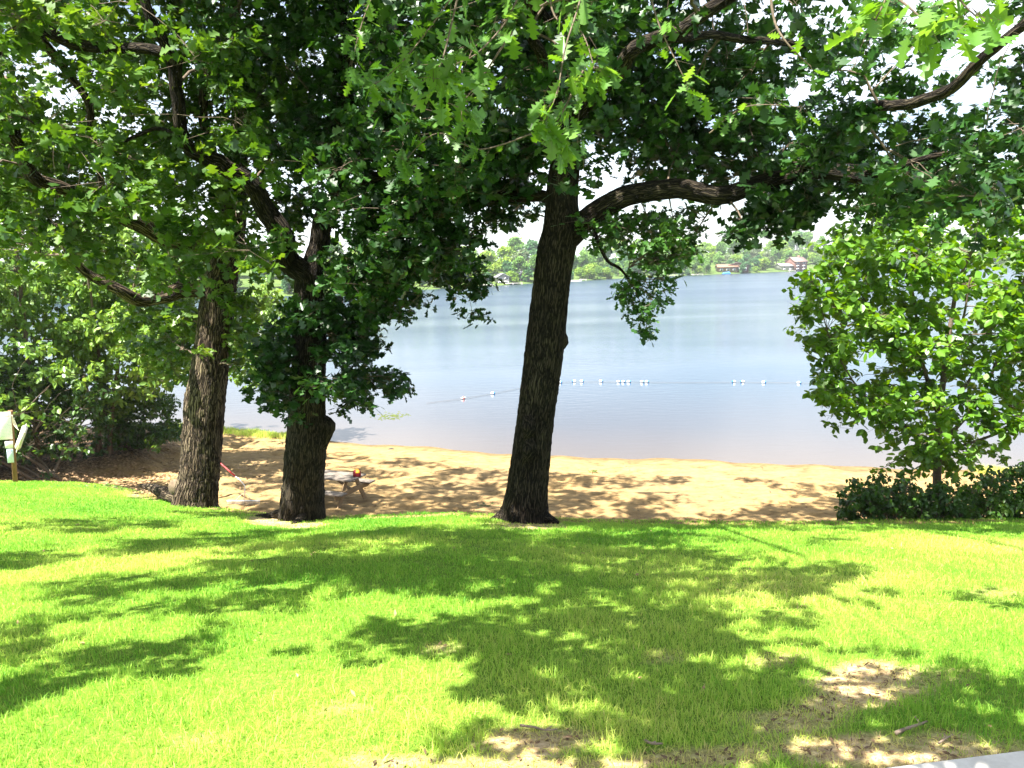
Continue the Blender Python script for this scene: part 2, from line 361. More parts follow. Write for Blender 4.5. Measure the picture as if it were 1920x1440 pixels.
b.inputs['Roughness'].default_value = .06; b.inputs['IOR'].default_value = 1.33; b.inputs['Specular IOR Level'].default_value = .5
l(bp2.outputs[0], b.inputs['Normal'])
fr = N(t, 'MapRange'); fr.inputs['From Min'].default_value = 40; fr.inputs['From Max'].default_value = 170; fr.inputs['To Min'].default_value = .05; fr.inputs['To Max'].default_value = .22
l(sx.outputs['Y'], fr.inputs['Value']); l(fr.outputs[0], b.inputs['Roughness'])
sl = N(t, 'MapRange'); sl.inputs['From Min'].default_value = .05; sl.inputs['From Max'].default_value = .40; sl.inputs['To Min'].default_value = .40; sl.inputs['To Max'].default_value = .26
l(mu.outputs[0], sl.inputs['Value']); l(sl.outputs[0], b.inputs['Specular IOR Level'])
M_water = m
xs = np.concatenate([np.linspace(-3400, -60, 14), np.linspace(-34, 34, 60), np.linspace(60, 3400, 14)])
off = np.concatenate([np.linspace(-1.5, 12, 28), np.linspace(14, 60, 14), np.geomspace(80, 4200, 16)])
ysw = Ys(np.clip(xs, -34, 34))[:, None] + off[None, :]
grid('lake_water', M_water, xs, ysw, lambda X, y: X*0, lambda V: np.clip((V[:, 1]-Ys(np.clip(V[:, 0], -34, 34)))/60, 0, 1))

# ------------------------------------------------------------ walkway under the viewer
a0 = P(1560, 1452, 2.25); a1 = P(1920, 1407, 2.42)
zt = 5.50
def gl(px, py, z):
    d = ray(px, py); return EYE + d*((z-7)/d[2])
a0 = gl(1640, 1440, zt); a1 = gl(1920, 1405, zt); dr = (a1-a0)/np.linalg.norm(a1-a0); nr = np.array([dr[1], -dr[0], 0])
M_conc = noisy('pale_concrete', (.50, .47, .42), (.68, .65, .60), scale=14, rough=.9, bump=.4, dist=.004)
mb = MB()
for k in range(-9, 12):
    c = a0 + dr*(k*1.5+.75) + nr*.75
    mb.box((c[0], c[1], zt-.06), (1.488, 1.5, .12), np.stack([dr, nr, [0, 0, 1]], 1))
o = mb.build('walkway', M_conc); tag(o, kind='structure')
bv = o.modifiers.new('b', 'BEVEL'); bv.width = .008; bv.segments = 2

# ------------------------------------------------------------ grass
def grassmat():
    m, t, n, b = mat('grass_blade'); l = t.links.new
    at = N(t, 'Attribute'); at.attribute_name = 'rnd'
    rx = ramp(t, [(0, (.08, .27, .018)), (.30, (.23, .42, .045)), (.60, (.42, .53, .095)), (.82, (.57, .56, .16)), (1, (.66, .54, .25))])
    l(at.outputs['Fac'], rx.inputs[0]); l(rx.outputs[0], b.inputs['Base Color'])
    b.inputs['Roughness'].default_value = .55; b.inputs['Specular IOR Level'].default_value = .3
    tr = N(t, 'BsdfTranslucent'); hs = N(t, 'HueSaturation', Hue=.49, Saturation=1.0, Value=1.5)
    l(rx.outputs[0], hs.inputs['Color']); l(hs.outputs[0], tr.inputs['Color'])
    ms = N(t, 'MixShader'); ms.inputs[0].default_value = .5
    l(b.outputs[0], ms.inputs[1]); l(tr.outputs[0], ms.inputs[2]); l(ms.outputs[0], n['Material Output'].inputs['Surface'])
    return m
M_grass = grassmat()
def blades(mb, X, Yv, Z, h, wd, a, lean=.85, bend=.6):
    n_ = len(X); az = rng.uniform(0, 6.283, n_); fz = rng.uniform(0, 6.283, n_)
    ln = lean*np.abs(rng.normal(size=n_))*h; la = np.stack([np.cos(az), np.sin(az), np.zeros(n_)], 1)
    sd_ = np.stack([np.cos(fz), np.sin(fz), np.zeros(n_)], 1)*(wd/2)[:, None]
    p = np.stack([X, Yv, Z-.004], 1); up = np.array([0, 0, 1.0])
    mid = p + la*(ln*.35)[:, None] + up*(h*.6)[:, None]
    tip = p + la*ln[:, None] + up*(h*np.clip(1-bend*(ln/h)**2*.5, .25, 1))[:, None]
    V = np.stack([p-sd_, p+sd_, mid+sd_*.8, mid-sd_*.8, tip], 1).reshape(-1, 3)
    k = np.arange(n_)[:, None]*5
    idx = np.concatenate([k+np.array([[0, 1, 2, 3]]), k+np.array([[3, 2, 4]])], 1).ravel()
    sz = np.tile([4, 3], n_)
    mb.addblock(V, sz, idx, np.repeat(a, 5))
def sample_grass(n_, y0, y1, dens_pow=1.3):
    y = rng.uniform(0, 1, n_*3); y = y0*(y1/y0)**y                     # log-uniform
    wt = (1.5*y+3)*y**(1-dens_pow); keep = rng.uniform(0, 1, len(y)) < wt/wt.max(); y = y[keep][:n_]
    x = rng.uniform(-1, 1, len(y))*(.78*y+2.6)
    return x, y
x, y = sample_grass(int(740000), 1.9, 20.0)
k = y < yc(x) + .35; x, y = x[k], y[k]
z = ground(x, y)
V = np.stack([x, y, z], 1); dm = dirt(V)
pn = smooth_noise(x, y, 1.0, 21); pn2 = smooth_noise(x, y, 4.0, 22)*.6 + smooth_noise(x, y, 2.0, 24)*.5
clump = smooth_noise(x, y, 9.0, 23)
dw = np.abs((V-a0) @ nr) ; inside = ((V-a0) @ nr) > -.04
k = (rng.uniform(size=len(x)) > dm*1.02) & ~inside
x, y, z, dm, pn, pn2, clump = (q[k] for q in (x, y, z, dm, pn, pn2, clump))
h = (.034 + .018*np.clip(clump, -1, 1) + .010*pn2)*rng.uniform(.6, 1.4, len(x)) + .004
h = np.clip(h, .018, .11)*(1-.35*dm)
wd = np.interp(y, [2, 5, 10, 18], [.0026, .0038, .0068, .011])*rng.uniform(.7, 1.3, len(x))
right = np.clip((x-1.0)/3.0, 0, 1)*np.clip((9-y)/4, 0, 1)
a = np.clip(.36 + .24*pn + .10*pn2 + .14*rng.normal(size=len(x)) + .35*dm + .13*right - .12*np.clip((y-7)/3, 0, 1), 0, 1)
mb = MB(); blades(mb, x, y, z, h, wd, a)
# short straw lying in the worn patches
nb = 170000; x, y = sample_grass(nb, 1.9, 9); z = ground(x, y); V = np.stack([x, y, z], 1); dm = dirt(V)
k = (rng.uniform(size=len(x)) < dm) & (((V-a0) @ nr) < -.02); x, y, z = x[k], y[k], z[k]
blades(mb, x, y, z+.004, rng.uniform(.006, .02, len(x)), np.full(len(x), .0025), rng.uniform(.75, 1, len(x)), lean=2.2)
o = mb.build('lawn_grass', M_grass); tag(o, 'bright green lawn grass with dry worn patches sloping down to the beach', 'grass', kind='stuff')
# tall grass on the left water edge and behind the young tree on the right
def shore_grass(px0, px1, Y0, Y1, n_, hh, lab, base=.5):
    x0 = P(px0, 800, Y0)[0]; x1 = P(px1, 800, Y1)[0]
    x = rng.uniform(x0, x1, n_); y = Ys(x) - np.abs(rng.normal(size=n_))*.45 - .1; z = ground(x, y)
    mbx = MB(); h = rng.uniform(.4, 1, n_)*hh*(1+.4*smooth_noise(x, y, 3, 5)); blades(mbx, x, y, z, h, np.full(n_, .018), np.clip(rng.normal(base, .15, n_), 0, 1), lean=.35)
    o = mbx.build('shore_grass', M_grass); tag(o, lab, 'grass', kind='stuff')
shore_grass(250, 545, 32, 31, 6000, .30, 'ragged strip of yellow green grass at the waterline behind the two left trunks', .6)
shore_grass(1790, 2100, 25.6, 25.2, 4500, .20, 'low yellowish grass at the waterline behind the young tree', .8)

# ------------------------------------------------------------ leaves
def leaf_template(kind):
    if kind == 'oak':        # lobed, 5 lobes per side: near leaves
        R_ = [(.06, .015), (.14, .13), (.20, .05), (.32, .25), (.40, .09), (.50, .36), (.60, .12), (.72, .33), (.80, .12), (.92, .18)]
    elif kind == 'oak_mid':  # lobed, fewer points
        R_ = [(.12, .12), (.24, .06), (.46, .34), (.58, .12), (.76, .32), (.90, .13)]
    else:                    # plain pointed oval
        R_ = [(.22, .22), (.50, .30), (.80, .16)]
    rt = [(x_, w_, .22*w_ - .10*x_*x_) for x_, w_ in R_]
    V = [(0, 0, 0)] + rt + [(1, 0, -.10)] + [(x_, -w_, z_) for x_, w_, z_ in reversed(rt)]
    n_ = len(V); k = len(R_)
    f1 = list(range(0, k+2)); f2 = [0] + list(range(k+1, n_))
    if kind == 'oval': mid = None
    return np.array(V, float), [f1, f2]
TEMPL = {k: leaf_template(k) for k in ('oak', 'oak_mid', 'oval')}
def put_leaves(mb, base, L_, az, pitch, roll, a, kind, wide=1.0):
    V0, F = TEMPL[kind]; n_ = len(base)
    d = np.stack([np.cos(az)*np.cos(pitch), np.sin(az)*np.cos(pitch), np.sin(pitch)], 1)
    s_ = np.stack([-np.sin(az), np.cos(az), np.zeros(n_)], 1); u_ = np.cross(d, s_)
    s2 = s_*np.cos(roll)[:, None] + u_*np.sin(roll)[:, None]; u2 = np.cross(d, s2)
    curl = rng.uniform(-.6, 1.8, n_)
    V = base[:, None, :] + L_[:, None, None]*(V0[None, :, 0:1]*d[:, None, :] + wide*V0[None, :, 1:2]*s2[:, None, :] + curl[:, None, None]*V0[None, :, 2:3]*u2[:, None, :])
    nv = len(V0); sz = np.tile([len(f) for f in F], n_)
    f = np.concatenate([np.array(q) for q in F]); idx = (np.arange(n_)[:, None]*nv + f[None, :]).ravel()
    mb.addblock(V.reshape(-1, 3), sz, idx, np.repeat(a, nv))
def thin_sticks(mb, A, B, r):
    """many straight twiglets: three-sided prisms from A to B"""
    n_ = len(A); d = B-A; d /= np.linalg.norm(d, axis=1)[:, None]+1e-9
    s_ = np.cross(d, np.array([.31, .2, .93])); s_ /= np.linalg.norm(s_, axis=1)[:, None]+1e-9; u_ = np.cross(d, s_)
    V = []
    for E, rr in ((A, r), (B, r*.5)):
        for k in range(3):
            c_, t_ = math.cos(k*2.094), math.sin(k*2.094); V.append(E + (s_*c_+u_*t_)*rr[:, None])
    V = np.stack(V, 1).reshape(-1, 3)
    f = np.array([0, 1, 4, 3, 1, 2, 5, 4, 2, 0, 3, 5]); idx = (np.arange(n_)[:, None]*6+f[None, :]).ravel()
    mb.addblock(V, np.full(3*n_, 4), idx, np.full(len(V), .5), V*1.0)

LIT = [(P(375,690,13.1), .8), (P(385,770,13.1), .8), (P(372,840,13.1), .7), (P(556,500,11.3), .35), (P(600,440,11.4), .25), (P(1790,160,6.8), .3), (P(1720,190,7.2), .25), (P(150,888,19), .8), (P(250,880,19.5), .7), (P(60,900,18), .7), (P(300,855,23.5), .9), (P(180,860,22.5), .8), (P(480,850,26), .5), (P(100,600,21.5), 1.0), (P(200,560,23), 1.0), (P(60,480,21), .9), (P(250,650,23), 1.0), (P(30,650,21), .9), (P(15,810,17), .8), (P(45,820,16.9), .4),
       (P(1640,520,12.6), .7), (P(1750,470,12.6), .8), (P(1880,480,12.6), .8), (P(1800,600,12.0), .5), (P(1600,600,12.4), .5)]
def open_to_sun(C, pad=.22):
    """keep only clumps that do not stand in the way of the gaps the sun comes through"""
    keep = np.ones(len(C), bool)
    for p, r_ in LIT:
        v = C-p; t_ = v @ SUN; d = np.linalg.norm(v - t_[:, None]*SUN, axis=1); keep &= ~((t_ > .45+r_*.6) & (d < r_+pad))
    return C[keep]
class Tree:
    def __init__(s, name, label, base, bark, leaf, cat='tree', group=None):
        s.root = empty(name, base, label, cat, group); s.bark = bark; s.leaf = leaf
        s.sun_gaps = True; s.nodes = []; s.tw = MB(); s.lf = MB(); s.nl = 0
    def skel(s, pts, rad):
        for p, r in zip(pts, rad): s.nodes.append((p[0], p[1], p[2], r))
    def limb(s, path, name='limb', sides=20, rough=.05, flare=None, step=.10, world=False, extra=None):
        pts = [np.array(q[:3], float) if world else P(*q[:3]) for q in path]; rad = [q[3] for q in path]
        pts, rad = resample(pts, rad, step)
        mb = MB()
        # gentle irregular wander and lumps
        if name != 'trunk':
            t_ = np.arange(len(pts))*step
            wv = np.stack([np.sin(t_*5.1+pts[0][0])*.4+np.sin(t_*9.7), np.cos(t_*6.3+pts[0][1]), np.sin(t_*7.7+1)*.6+np.cos(t_*4.1)], 1)
            env = np.clip(t_/.4, 0, 1)[:, None]
            pts = pts + wv*env*(rad[:, None]*.22)
        tube(mb, pts, rad, sides, rough=rough, flare=flare)
        if extra: extra(mb)
        o = mb.build(name, s.bark, s.root, smooth=True, attrs=True); s.skel(pts[::2], rad[::2])
        return o
    def clumps(s, C, rc=.34, sprays=9, m=8, L_=.13, kind='oak_mid', tone=0.5, droop=-.25, flatz=.65, twigs=True, rtw=.014, connect=True, tonesd=.16, wide=1.0):
        C = np.asarray(C, float)
        if len(C) == 0: return
        if s.sun_gaps: C = open_to_sun(C)
        if len(C) == 0: return
        if connect:
            nd = np.array(s.nodes)
            dmin = np.array([np.min(np.sum((nd[:, :3]-c)**2, 1)) for c in C]); C = C[np.argsort(dmin)]
            for c in C:
                nd = np.array(s.nodes); dv = nd[:, :3]-c
                cost = np.sum(dv*dv, 1) + np.where(nd[:, 3] < .006, 99, 0) + .6*np.clip(dv[:, 2], 0, 9)
                j = int(np.argmin(cost)); p0 = nd[j, :3]; d = np.linalg.norm(c-p0)
                if d < .12: continue
                r0 = min(nd[j, 3]*.7, .008+.016*d*(rtw/.014)); mid = (p0+c)/2 + np.array([rng.normal()*.10, rng.normal()*.10, .10+.05*rng.normal()])*d
                pp, rr = resample([p0, mid, c], [r0, r0*.7, .004], .12 if d < 2 else .2)
                pp[1:-1] += rng.normal(size=pp[1:-1].shape)*.012
                tube(s.tw, pp, rr, 5 if r0 > .012 else 4, cap=False)
                for q, r in list(zip(pp, rr))[1::2]: s.nodes.append((q[0], q[1], q[2], r*.8))
        n_ = len(C)
        rcs = rc if np.isscalar(rc) else np.repeat(rc, sprays)[:, None]
        sp = np.repeat(C, sprays, 0) + rng.normal(size=(n_*sprays, 3))*rcs*np.array([.62, .62, .62*flatz])
        if twigs: thin_sticks(s.tw, np.repeat(C, sprays, 0)+rng.normal(size=(n_*sprays, 3))*.03, sp, np.full(n_*sprays, .0035))
        ct = np.repeat(rng.normal(size=n_)*.13, sprays) + rng.normal(size=n_*sprays)*.08
        N_ = n_*sprays*m
        base = np.repeat(sp, m, 0) + rng.normal(size=(N_, 3))*.035*(L_/.13)
        az = rng.uniform(0, 6.283, N_); pitch = rng.normal(droop, .5, N_); roll = rng.normal(0, .75, N_)
        a = np.clip(tone + np.repeat(ct, m) + rng.normal(size=N_)*tonesd, 0, 1)
        put_leaves(s.lf, base, L_*rng.uniform(.65, 1.2, N_), az, pitch, roll, a, kind, wide)
        s.nl += N_
    def finish(s, crown='crown', mat_=None):
        if s.lf.n: s.lf.build(crown, mat_ or s.leaf, s.root)
        if s.tw.n: s.tw.build('twigs', M_twig, s.root, smooth=True, attrs=True)

def inpoly(px, py, poly):
    c = False; j = len(poly)-1
    for i in range(len(poly)):
        xi, yi = poly[i]; xj, yj = poly[j]
        if (yi > py) != (yj > py) and px < (xj-xi)*(py-yi)/(yj-yi)+xi: c = not c
        j = i
    return c
def fill(poly, Y0, Y1, n_, holes=(), pad=0, minsep=.22):
    """spread clump centres through the volume seen inside an outline, from Y0 to Y1 metres away"""
    xs_ = [p[0] for p in poly]; ys_ = [p[1] for p in poly]; out = []; tries = 0
    while len(out) < n_ and tries < n_*60:
        tries += 1
        px = random.uniform(min(xs_), max(xs_)); py = random.uniform(min(ys_), max(ys_))
        if not inpoly(px, py, poly): continue
        if any(((px-hx)/(hr+pad))**2 + ((py-hy)/(hs+pad))**2 < 1 for hx, hy, hr, hs in holes): continue
        q = P(px, py, random.uniform(Y0, Y1))
        if out and min(np.sum((np.array(out)-q)**2, 1)) < minsep**2: continue
        out.append(q)
    return out
def flare(h0, amp, lobes=5, ph=0.0):
    return lambda z, th: 1 + amp*math.exp(-z/h0)*(1 + .45*np.sin(lobes*th+ph) + .2*np.sin((lobes+3)*th+1))

HOLES = [(90,130,42,45),(245,65,26,14),(205,225,28,32),(335,150,14,18),(40,365,30,22),(85,160,25,30),(75,465,22,14),(215,455,22,14),(600,300,10,8),(1475,155,46,28),(1345,185,26,18),
         (1325,285,20,38),(1480,268,42,18),(1768,245,42,24),(1895,60,40,60),(1885,215,34,22),(1600,105,36,16),(1350,55,16,14),(645,470,26,22),(425,20,18,14),(570,470,18,22),(1530,115,24,14),(1215,100,10,16),(1700,70,18,18)]

# ---- main oak, centre
T3 = Tree('oak_tree', 'large oak with a leaning dark trunk, one long limb reaching right', ground(*P(985,975,10.3)[:2]) * np.array([0,0,1]) + P(985,975,10.3)*np.array([1,1,0]), M_bark, M_leafA)
b3 = P(983,975,10.3); g3 = float(ground(b3[0], b3[1]))
def knot3(mb):
    tube(mb, [P(1000,955,10.3), P(1025,972,10.2), P(1048,980,10.1)], [.14,.08,.02], 10, step=.05, rough=.08)
    tube(mb, [P(965,950,10.3), P(938,968,10.3), P(918,976,10.3)], [.13,.07,.02], 10, step=.05, rough=.08)
    c = P(1058,640,10.25); tube(mb, [c+np.array([-.12,0,-.12]), c+np.array([-.02,-.01,0]), c+np.array([-.05,0,.14])], [.06,.085,.05], 10, step=.04, rough=.1)
    c = P(990,835,10.05)
    for k in range(2): tube(mb, [c+np.array([-.05+.02*k,-.0,-.2+.3*k]), c+np.array([0.02,-.03,-.05+.3*k]), c+np.array([.01,0,.1+.3*k])], [.05,.10,.05], 10, step=.04, rough=.1)
T3.limb([(b3[0]-.02, b3[1], g3-.35, .34), (b3[0]-.01, b3[1], g3+.02, .33), (*P(988,915,10.3), .28), (*P(1002,800,10.28), .25), (*P(1013,715,10.25), .255), (*P(1023,636,10.22), .255), (*P(1034,535,10.2), .24),
        (*P(1043,470,10.2), .245), (*P(1052,430,10.2), .235), (*P(1054,367,10.2), .205), (*P(1060,300,10.2), .19), (*P(1066,200,10.2), .165), (*P(1075,100,10.25), .145), (*P(1070,-20,10.3), .125),
        (*P(1050,-200,10.4), .10), (*P(1060,-420,10.5), .07), (*P(1050,-700,10.6), .03)], 'trunk', 56, rough=.030, flare=flare(.20, .62, 5, .5), step=.04, world=True, extra=knot3)
T3.limb([(1046,470,10.18,.12),(1070,442,10.15,.15),(1095,415,10.1,.145),(1125,388,10.0,.135),(1165,370,9.95,.13),(1220,358,9.9,.125),(1290,360,9.8,.12),(1340,362,9.75,.115),(1400,352,9.7,.11),(1450,338,9.7,.105),(1520,325,9.6,.10),(1600,327,9.5,.09),
         (1700,335,9.4,.075),(1800,352,9.3,.06),(1920,374,9.2,.05),(2050,380,9.1,.03)], 'limb', 28, .03, step=.05)
T3.limb([(1058,300,10.15,.08),(1068,240,10.0,.10),(1100,188,9.6,.095),(1150,145,9.2,.09),(1178,105,9.0,.085),(1230,75,8.8,.08),(1280,50,8.6,.075),(1330,18,8.4,.07),(1400,-30,8.2,.06),(1520,-120,8.0,.04)], 'limb', 20, .04)
T3.limb([(1225,78,8.8,.05),(1280,70,9.0,.05),(1330,64,9.2,.048),(1400,75,9.4,.045),(1480,82,9.6,.04),(1570,96,9.8,.02)], 'limb', 12, .04)
T3.limb([(1500,328,9.6,.07),(1560,265,9.0,.055),(1620,212,8.2,.052),(1670,196,7.6,.05),(1720,190,7.2,.05),(1768,174,6.9,.048),(1800,152,6.7,.045),(1850,105,6.4,.042),(1920,45,6.1,.038),(2010,-30,5.8,.03)], 'limb', 14, .05, step=.06)
T3.limb([(1038,375,10.2,.07),(1000,366,10.4,.085),(950,366,10.7,.075),(900,373,11.0,.06),(850,390,11.3,.04),(800,415,11.5,.02)], 'limb', 14, .05)
T3.limb([(1115,430,10.0,.03),(1122,458,9.95,.024),(1140,490,9.9,.022),(1162,502,9.85,.018),(1185,530,9.8,.012)], 'limb', 8, .06, step=.05)
T3.limb([(1640,333,9.45,.045),(1720,300,9.2,.035),(1790,283,9.0,.03),(1860,270,8.8,.02)], 'limb', 10, .05)
T3.limb([(1064,215,10.2,.07),(1020,120,9.0,.06),(990,40,7.8,.05),(1000,-60,6.8,.045),(1020,-220,5.6,.04),(1060,-420,4.6,.025)], 'limb', 12, .05)
T3.limb([(1070,60,10.2,.07),(1200,-120,9.0,.06),(1380,-260,7.6,.05),(1560,-330,6.2,.045),(1760,-340,5.0,.035),(1850,-260,4.2,.02)], 'limb', 12, .05)
T3.limb([(1068,80,10.2,.07),(900,-100,9.2,.06),(760,-250,8.0,.05),(560,-400,6.6,.04),(300,-520,5.4,.02)], 'limb', 12, .05)

A = [(700,-60),(1980,-60),(1980,350),(1860,385),(1700,378),(1560,360),(1400,352),(1300,335),(1150,330),(1085,300),(1030,330),(900,345),(780,330),(700,200)]
T3.clumps(fill(A, 7.6, 8.4, 34, HOLES+[(1240,80,110,50),(1120,170,60,70),(1330,20,80,40),(1750,160,180,60),(1250,350,220,50)], 14) + fill(A, 9.7, 11.6, 235, HOLES, 2) + fill([(1100,150),(1900,130),(1900,320),(1500,310),(1300,320),(1100,290)], 10.2, 11.6, 50, HOLES, 2), rc=.37, sprays=9, m=9, L_=.16, tone=.45, wide=1.2)
for q in [(1510,305,9.0),(1540,275,8.7),(1570,250,8.4),(1600,222,8.0),(1560,290,8.9),(1625,235,7.9),(1480,270,9.2)]:
    T3.clumps([P(*q)], rc=.2, sprays=9, m=9, L_=.15, tone=.3)
T3.clumps(fill([(1390,372),(1460,350),(1530,365),(1535,395),(1470,415),(1440,440),(1400,432)], 9.2, 10.2, 13, minsep=.15), rc=.22, sprays=8, m=9, tone=.2, L_=.15, wide=1.2)
T3.clumps(fill([(1100,395),(1320,395),(1310,430),(1275,470),(1235,500),(1160,470),(1115,455)], 9.5, 10.8, 26, [(1150,385,20,12)], 4, minsep=.15), rc=.24, sprays=8, m=7, tone=.9, L_=.12)
for q in [(1165,545),(1195,525),(1230,548),(1190,575),(1225,565),(1205,600),(1212,628),(1180,545),(1240,520),(1248,500),(1228,485)]:
    T3.clumps([P(q[0], q[1], 9.75+random.uniform(-.2, .2))], rc=.13, sprays=7, m=7, tone=.85, L_=.11)
T3.clumps(fill([(1560,330),(1980,340),(1980,400),(1800,395),(1640,388)], 8.8, 10.2, 16, minsep=.2), rc=.27, sprays=9, m=9, tone=.35, L_=.15, wide=1.2)

# overhead part of the crown, above the frame: shades the lawn.  (lawn pixel shaded, radius, height above it)
SHADE = [(300,1020,.7),(520,1045,.7),(700,1060,.7),(860,1060,.7),(1040,1070,.7),(1200,1010,.7),(1130,1010,.6),(700,1000,.7),(900,1000,.7),(200,985,.9),(420,1010,.8),(620,1015,.9),(800,1020,.8),(980,1030,.9),(1160,1040,.7),(560,1080,.55),(760,1090,.6),(940,1100,.7),(1110,1100,.5),(1250,1090,.35),(1430,1080,.50),(1500,1110,.3),
         (480,1130,.40),(900,1170,.50),(780,1190,.40),(1050,1180,.45),(1180,1190,.45),(1300,1200,.35),(1420,1190,.35),(1010,1240,.36),(1120,1270,.36),(1230,1300,.36),(1320,1340,.30),(1240,1220,.28),
         (900,1310,.22),(1070,1340,.25),(1150,1370,.22),(1400,1380,.22),(1440,1400,.2),(60,1230,.50),(20,1300,.40),(200,1250,.28),(340,1220,.30),(120,1100,.30),(260,1095,.45),(60,1180,.3),
         (1720,1340,.22),(1800,1350,.25),(1890,1340,.26),(1650,1345,.15),(1860,1400,.2),(1560,1010,.3),(30,1050,.5),(1340,1150,.3),(1330,1420,.2)]
def lawn_hit(px, py):
    d = ray(px, py); t_ = .5
    for _ in range(4000):
        p = EYE + d*t_
        if p[2] <= ground(p[0], p[1]): return p
        t_ += .012
    return p
over = []; overr = []
for (px, py, r_) in SHADE:
    if px < 360 and py > 1150: r_ *= .72
    g_ = lawn_hit(px, py); hh = random.uniform(0, .9)
    # stay above the field of view: rise along the sun direction until out of the frame
    t_ = 3.0
    while True:
        q = g_ + SUN*t_; X_, Y_ = proj(q[None])
        if Y_[0] < -90 - 250*r_ - 500/max(q[1], .8) and q[1] > .2 or q[2] > 10.2: break
        t_ += .15
    q = g_ + SUN*(t_+hh)
    k = max(1, int(round((r_/.34)**2*(1.7 if py < 1125 else 1.25))))
    for i in range(k):
        an = random.uniform(0, 6.28); rr = r_*math.sqrt(random.random())*.85 if k > 1 else 0
        over.append(q + np.array([math.cos(an)*rr, math.sin(an)*rr, random.uniform(-.2, .4)])); overr.append(min(.36, r_*.8))
T3.clumps(over, rc=np.array(overr), sprays=11, m=9, L_=.15, tone=.45, flatz=.5)
# upper crown above the frame
T3.clumps(fill([(650,-60),(1550,-60),(1650,-420),(1500,-620),(900,-620),(650,-400)], 8.5, 12.5, 70, minsep=.5), rc=.6, sprays=10, m=9, L_=.22, tone=.5)

# high crown reaching out over the sand: shades the beach
def beach_shade(tree, poly, n_, Lf=.24, rc=.5, holes=(), sep=.6):
    out = []; tries = 0; xs_ = [p[0] for p in poly]; ys_ = [p[1] for p in poly]
    while len(out) < n_ and tries < n_*40:
        tries += 1; px = random.uniform(min(xs_), max(xs_)); py = random.uniform(min(ys_), max(ys_))
        if not inpoly(px, py, poly) or any(((px-hx)/hr)**2+((py-hy)/hs)**2 < 1 for hx, hy, hr, hs in holes): continue
        Yg = float(np.interp(py, [815, 850, 880, 920, 960, 985], [29, 26.5, 23.5, 20.3, 18, 17])); g_ = P(px, py, Yg); t_ = 9.0
        while True:
            q = g_ + SUN*t_; X_, Y_ = proj(q[None])
            if Y_[0] < -60 or t_ > 30: break
            t_ += .3
        q = g_ + SUN*(t_+random.uniform(0, 1.5))
        if out and min(np.sum((np.array(out)-q)**2, 1)) < (sep*.75)**2: continue
        out.append(q)
    tree.clumps(out, rc=rc, sprays=9, m=8, L_=Lf, tone=.5, flatz=.5, twigs=False)
tsh = []
for q_ in [(1045,480),(1036,540),(1028,600),(1020,660),(1012,720),(1004,780),(998,840),(990,900),(985,950)]:
    g_ = P(q_[0], q_[1], 10.0); t_ = 1.0
    while proj((g_+SUN*t_)[None])[1][0] > -70: t_ += .2
    for k in range(3): tsh.append(g_+SUN*(t_+random.uniform(0, 1.6))+np.array([random.uniform(-.25, .35), 0, 0]))
T3.clumps(tsh, rc=.4, sprays=10, m=9, L_=.2, tone=.4)
beach_shade(T3, [(820,850),(1000,868),(1230,880),(1600,890),(1620,990),(820,990)], 130, holes=[(1330,915,85,34),(1240,935,40,12),(1500,880,90,10),(1080,870,60,8),(960,900,30,6),(860,880,40,6),(1150,905,40,6)])

# near sprays of big lobed leaves hanging into the view
def near_spray(tree, path, n_, L_, rad=.005):
    pts = np.array([P(*q) for q in path]); pts, rr = resample(pts, np.linspace(rad*1.6, rad*.5, len(pts)), .04)
    tube(tree.tw, pts, rr, 6, cap=False)
    tree.near.append((pts, n_, L_))
T3.near = []
near_spray(T3, [(1120,-120,5.6),(1085,10,5.2),(1060,90,5.0),(1045,170,4.8),(1020,235,4.7)], 26, .17)
near_spray(T3, [(1010,-120,5.2),(960,20,4.9),(900,95,4.6),(855,120,4.4)], 28, .17)
near_spray(T3, [(1010,-100,5.4),(1040,30,5.3),(1090,60,5.2),(1115,130,5.0)], 26, .17)
near_spray(T3, [(880,-100,4.9),(850,30,4.7),(830,110,4.5),(810,150,4.4)], 18, .17)
near_spray(T3, [(1100,120,5.2),(1060,200,5.1),(1045,235,5.0),(1060,270,5.0)], 20, .16)
near_spray(T3, [(960,60,5.0),(900,150,4.9),(860,200,4.8)], 16, .16)
near_spray(T3, [(900,-80,6.6),(800,60,6.3),(740,130,6.1),(700,160,6.0)], 30, .16)
near_spray(T3, [(720,-60,7.2),(680,40,7.0),(660,120,6.9)], 24, .16)
near_spray(T3, [(1440,-80,6.0),(1450,30,5.9),(1475,80,5.8),(1520,125,5.8)], 5, .15, .008)
near_spray(T3, [(1560,-150,3.6),(1640,-40,3.4),(1700,10,3.3),(1740,45,3.25)], 20, .145)
near_spray(T3, [(1780,-160,3.5),(1790,-50,3.3),(1800,0,3.2),(1830,30,3.2)], 20, .145)
near_spray(T3, [(1660,-110,3.7),(1680,-50,3.6),(1660,0,3.5),(1640,40,3.5)], 14, .14)
near_spray(T3, [(1200,-100,6.2),(1230,30,6.0),(1270,120,5.9),(1290,160,5.9)], 20, .16)
near_spray(T3, [(1000,250,7.2),(900,280,7.0),(820,250,6.8),(760,300,6.8)], 34, .15)
near_spray(T3, [(1330,250,7.6),(1400,200,7.4),(1500,200,7.2)], 16, .14)
nl = MB()
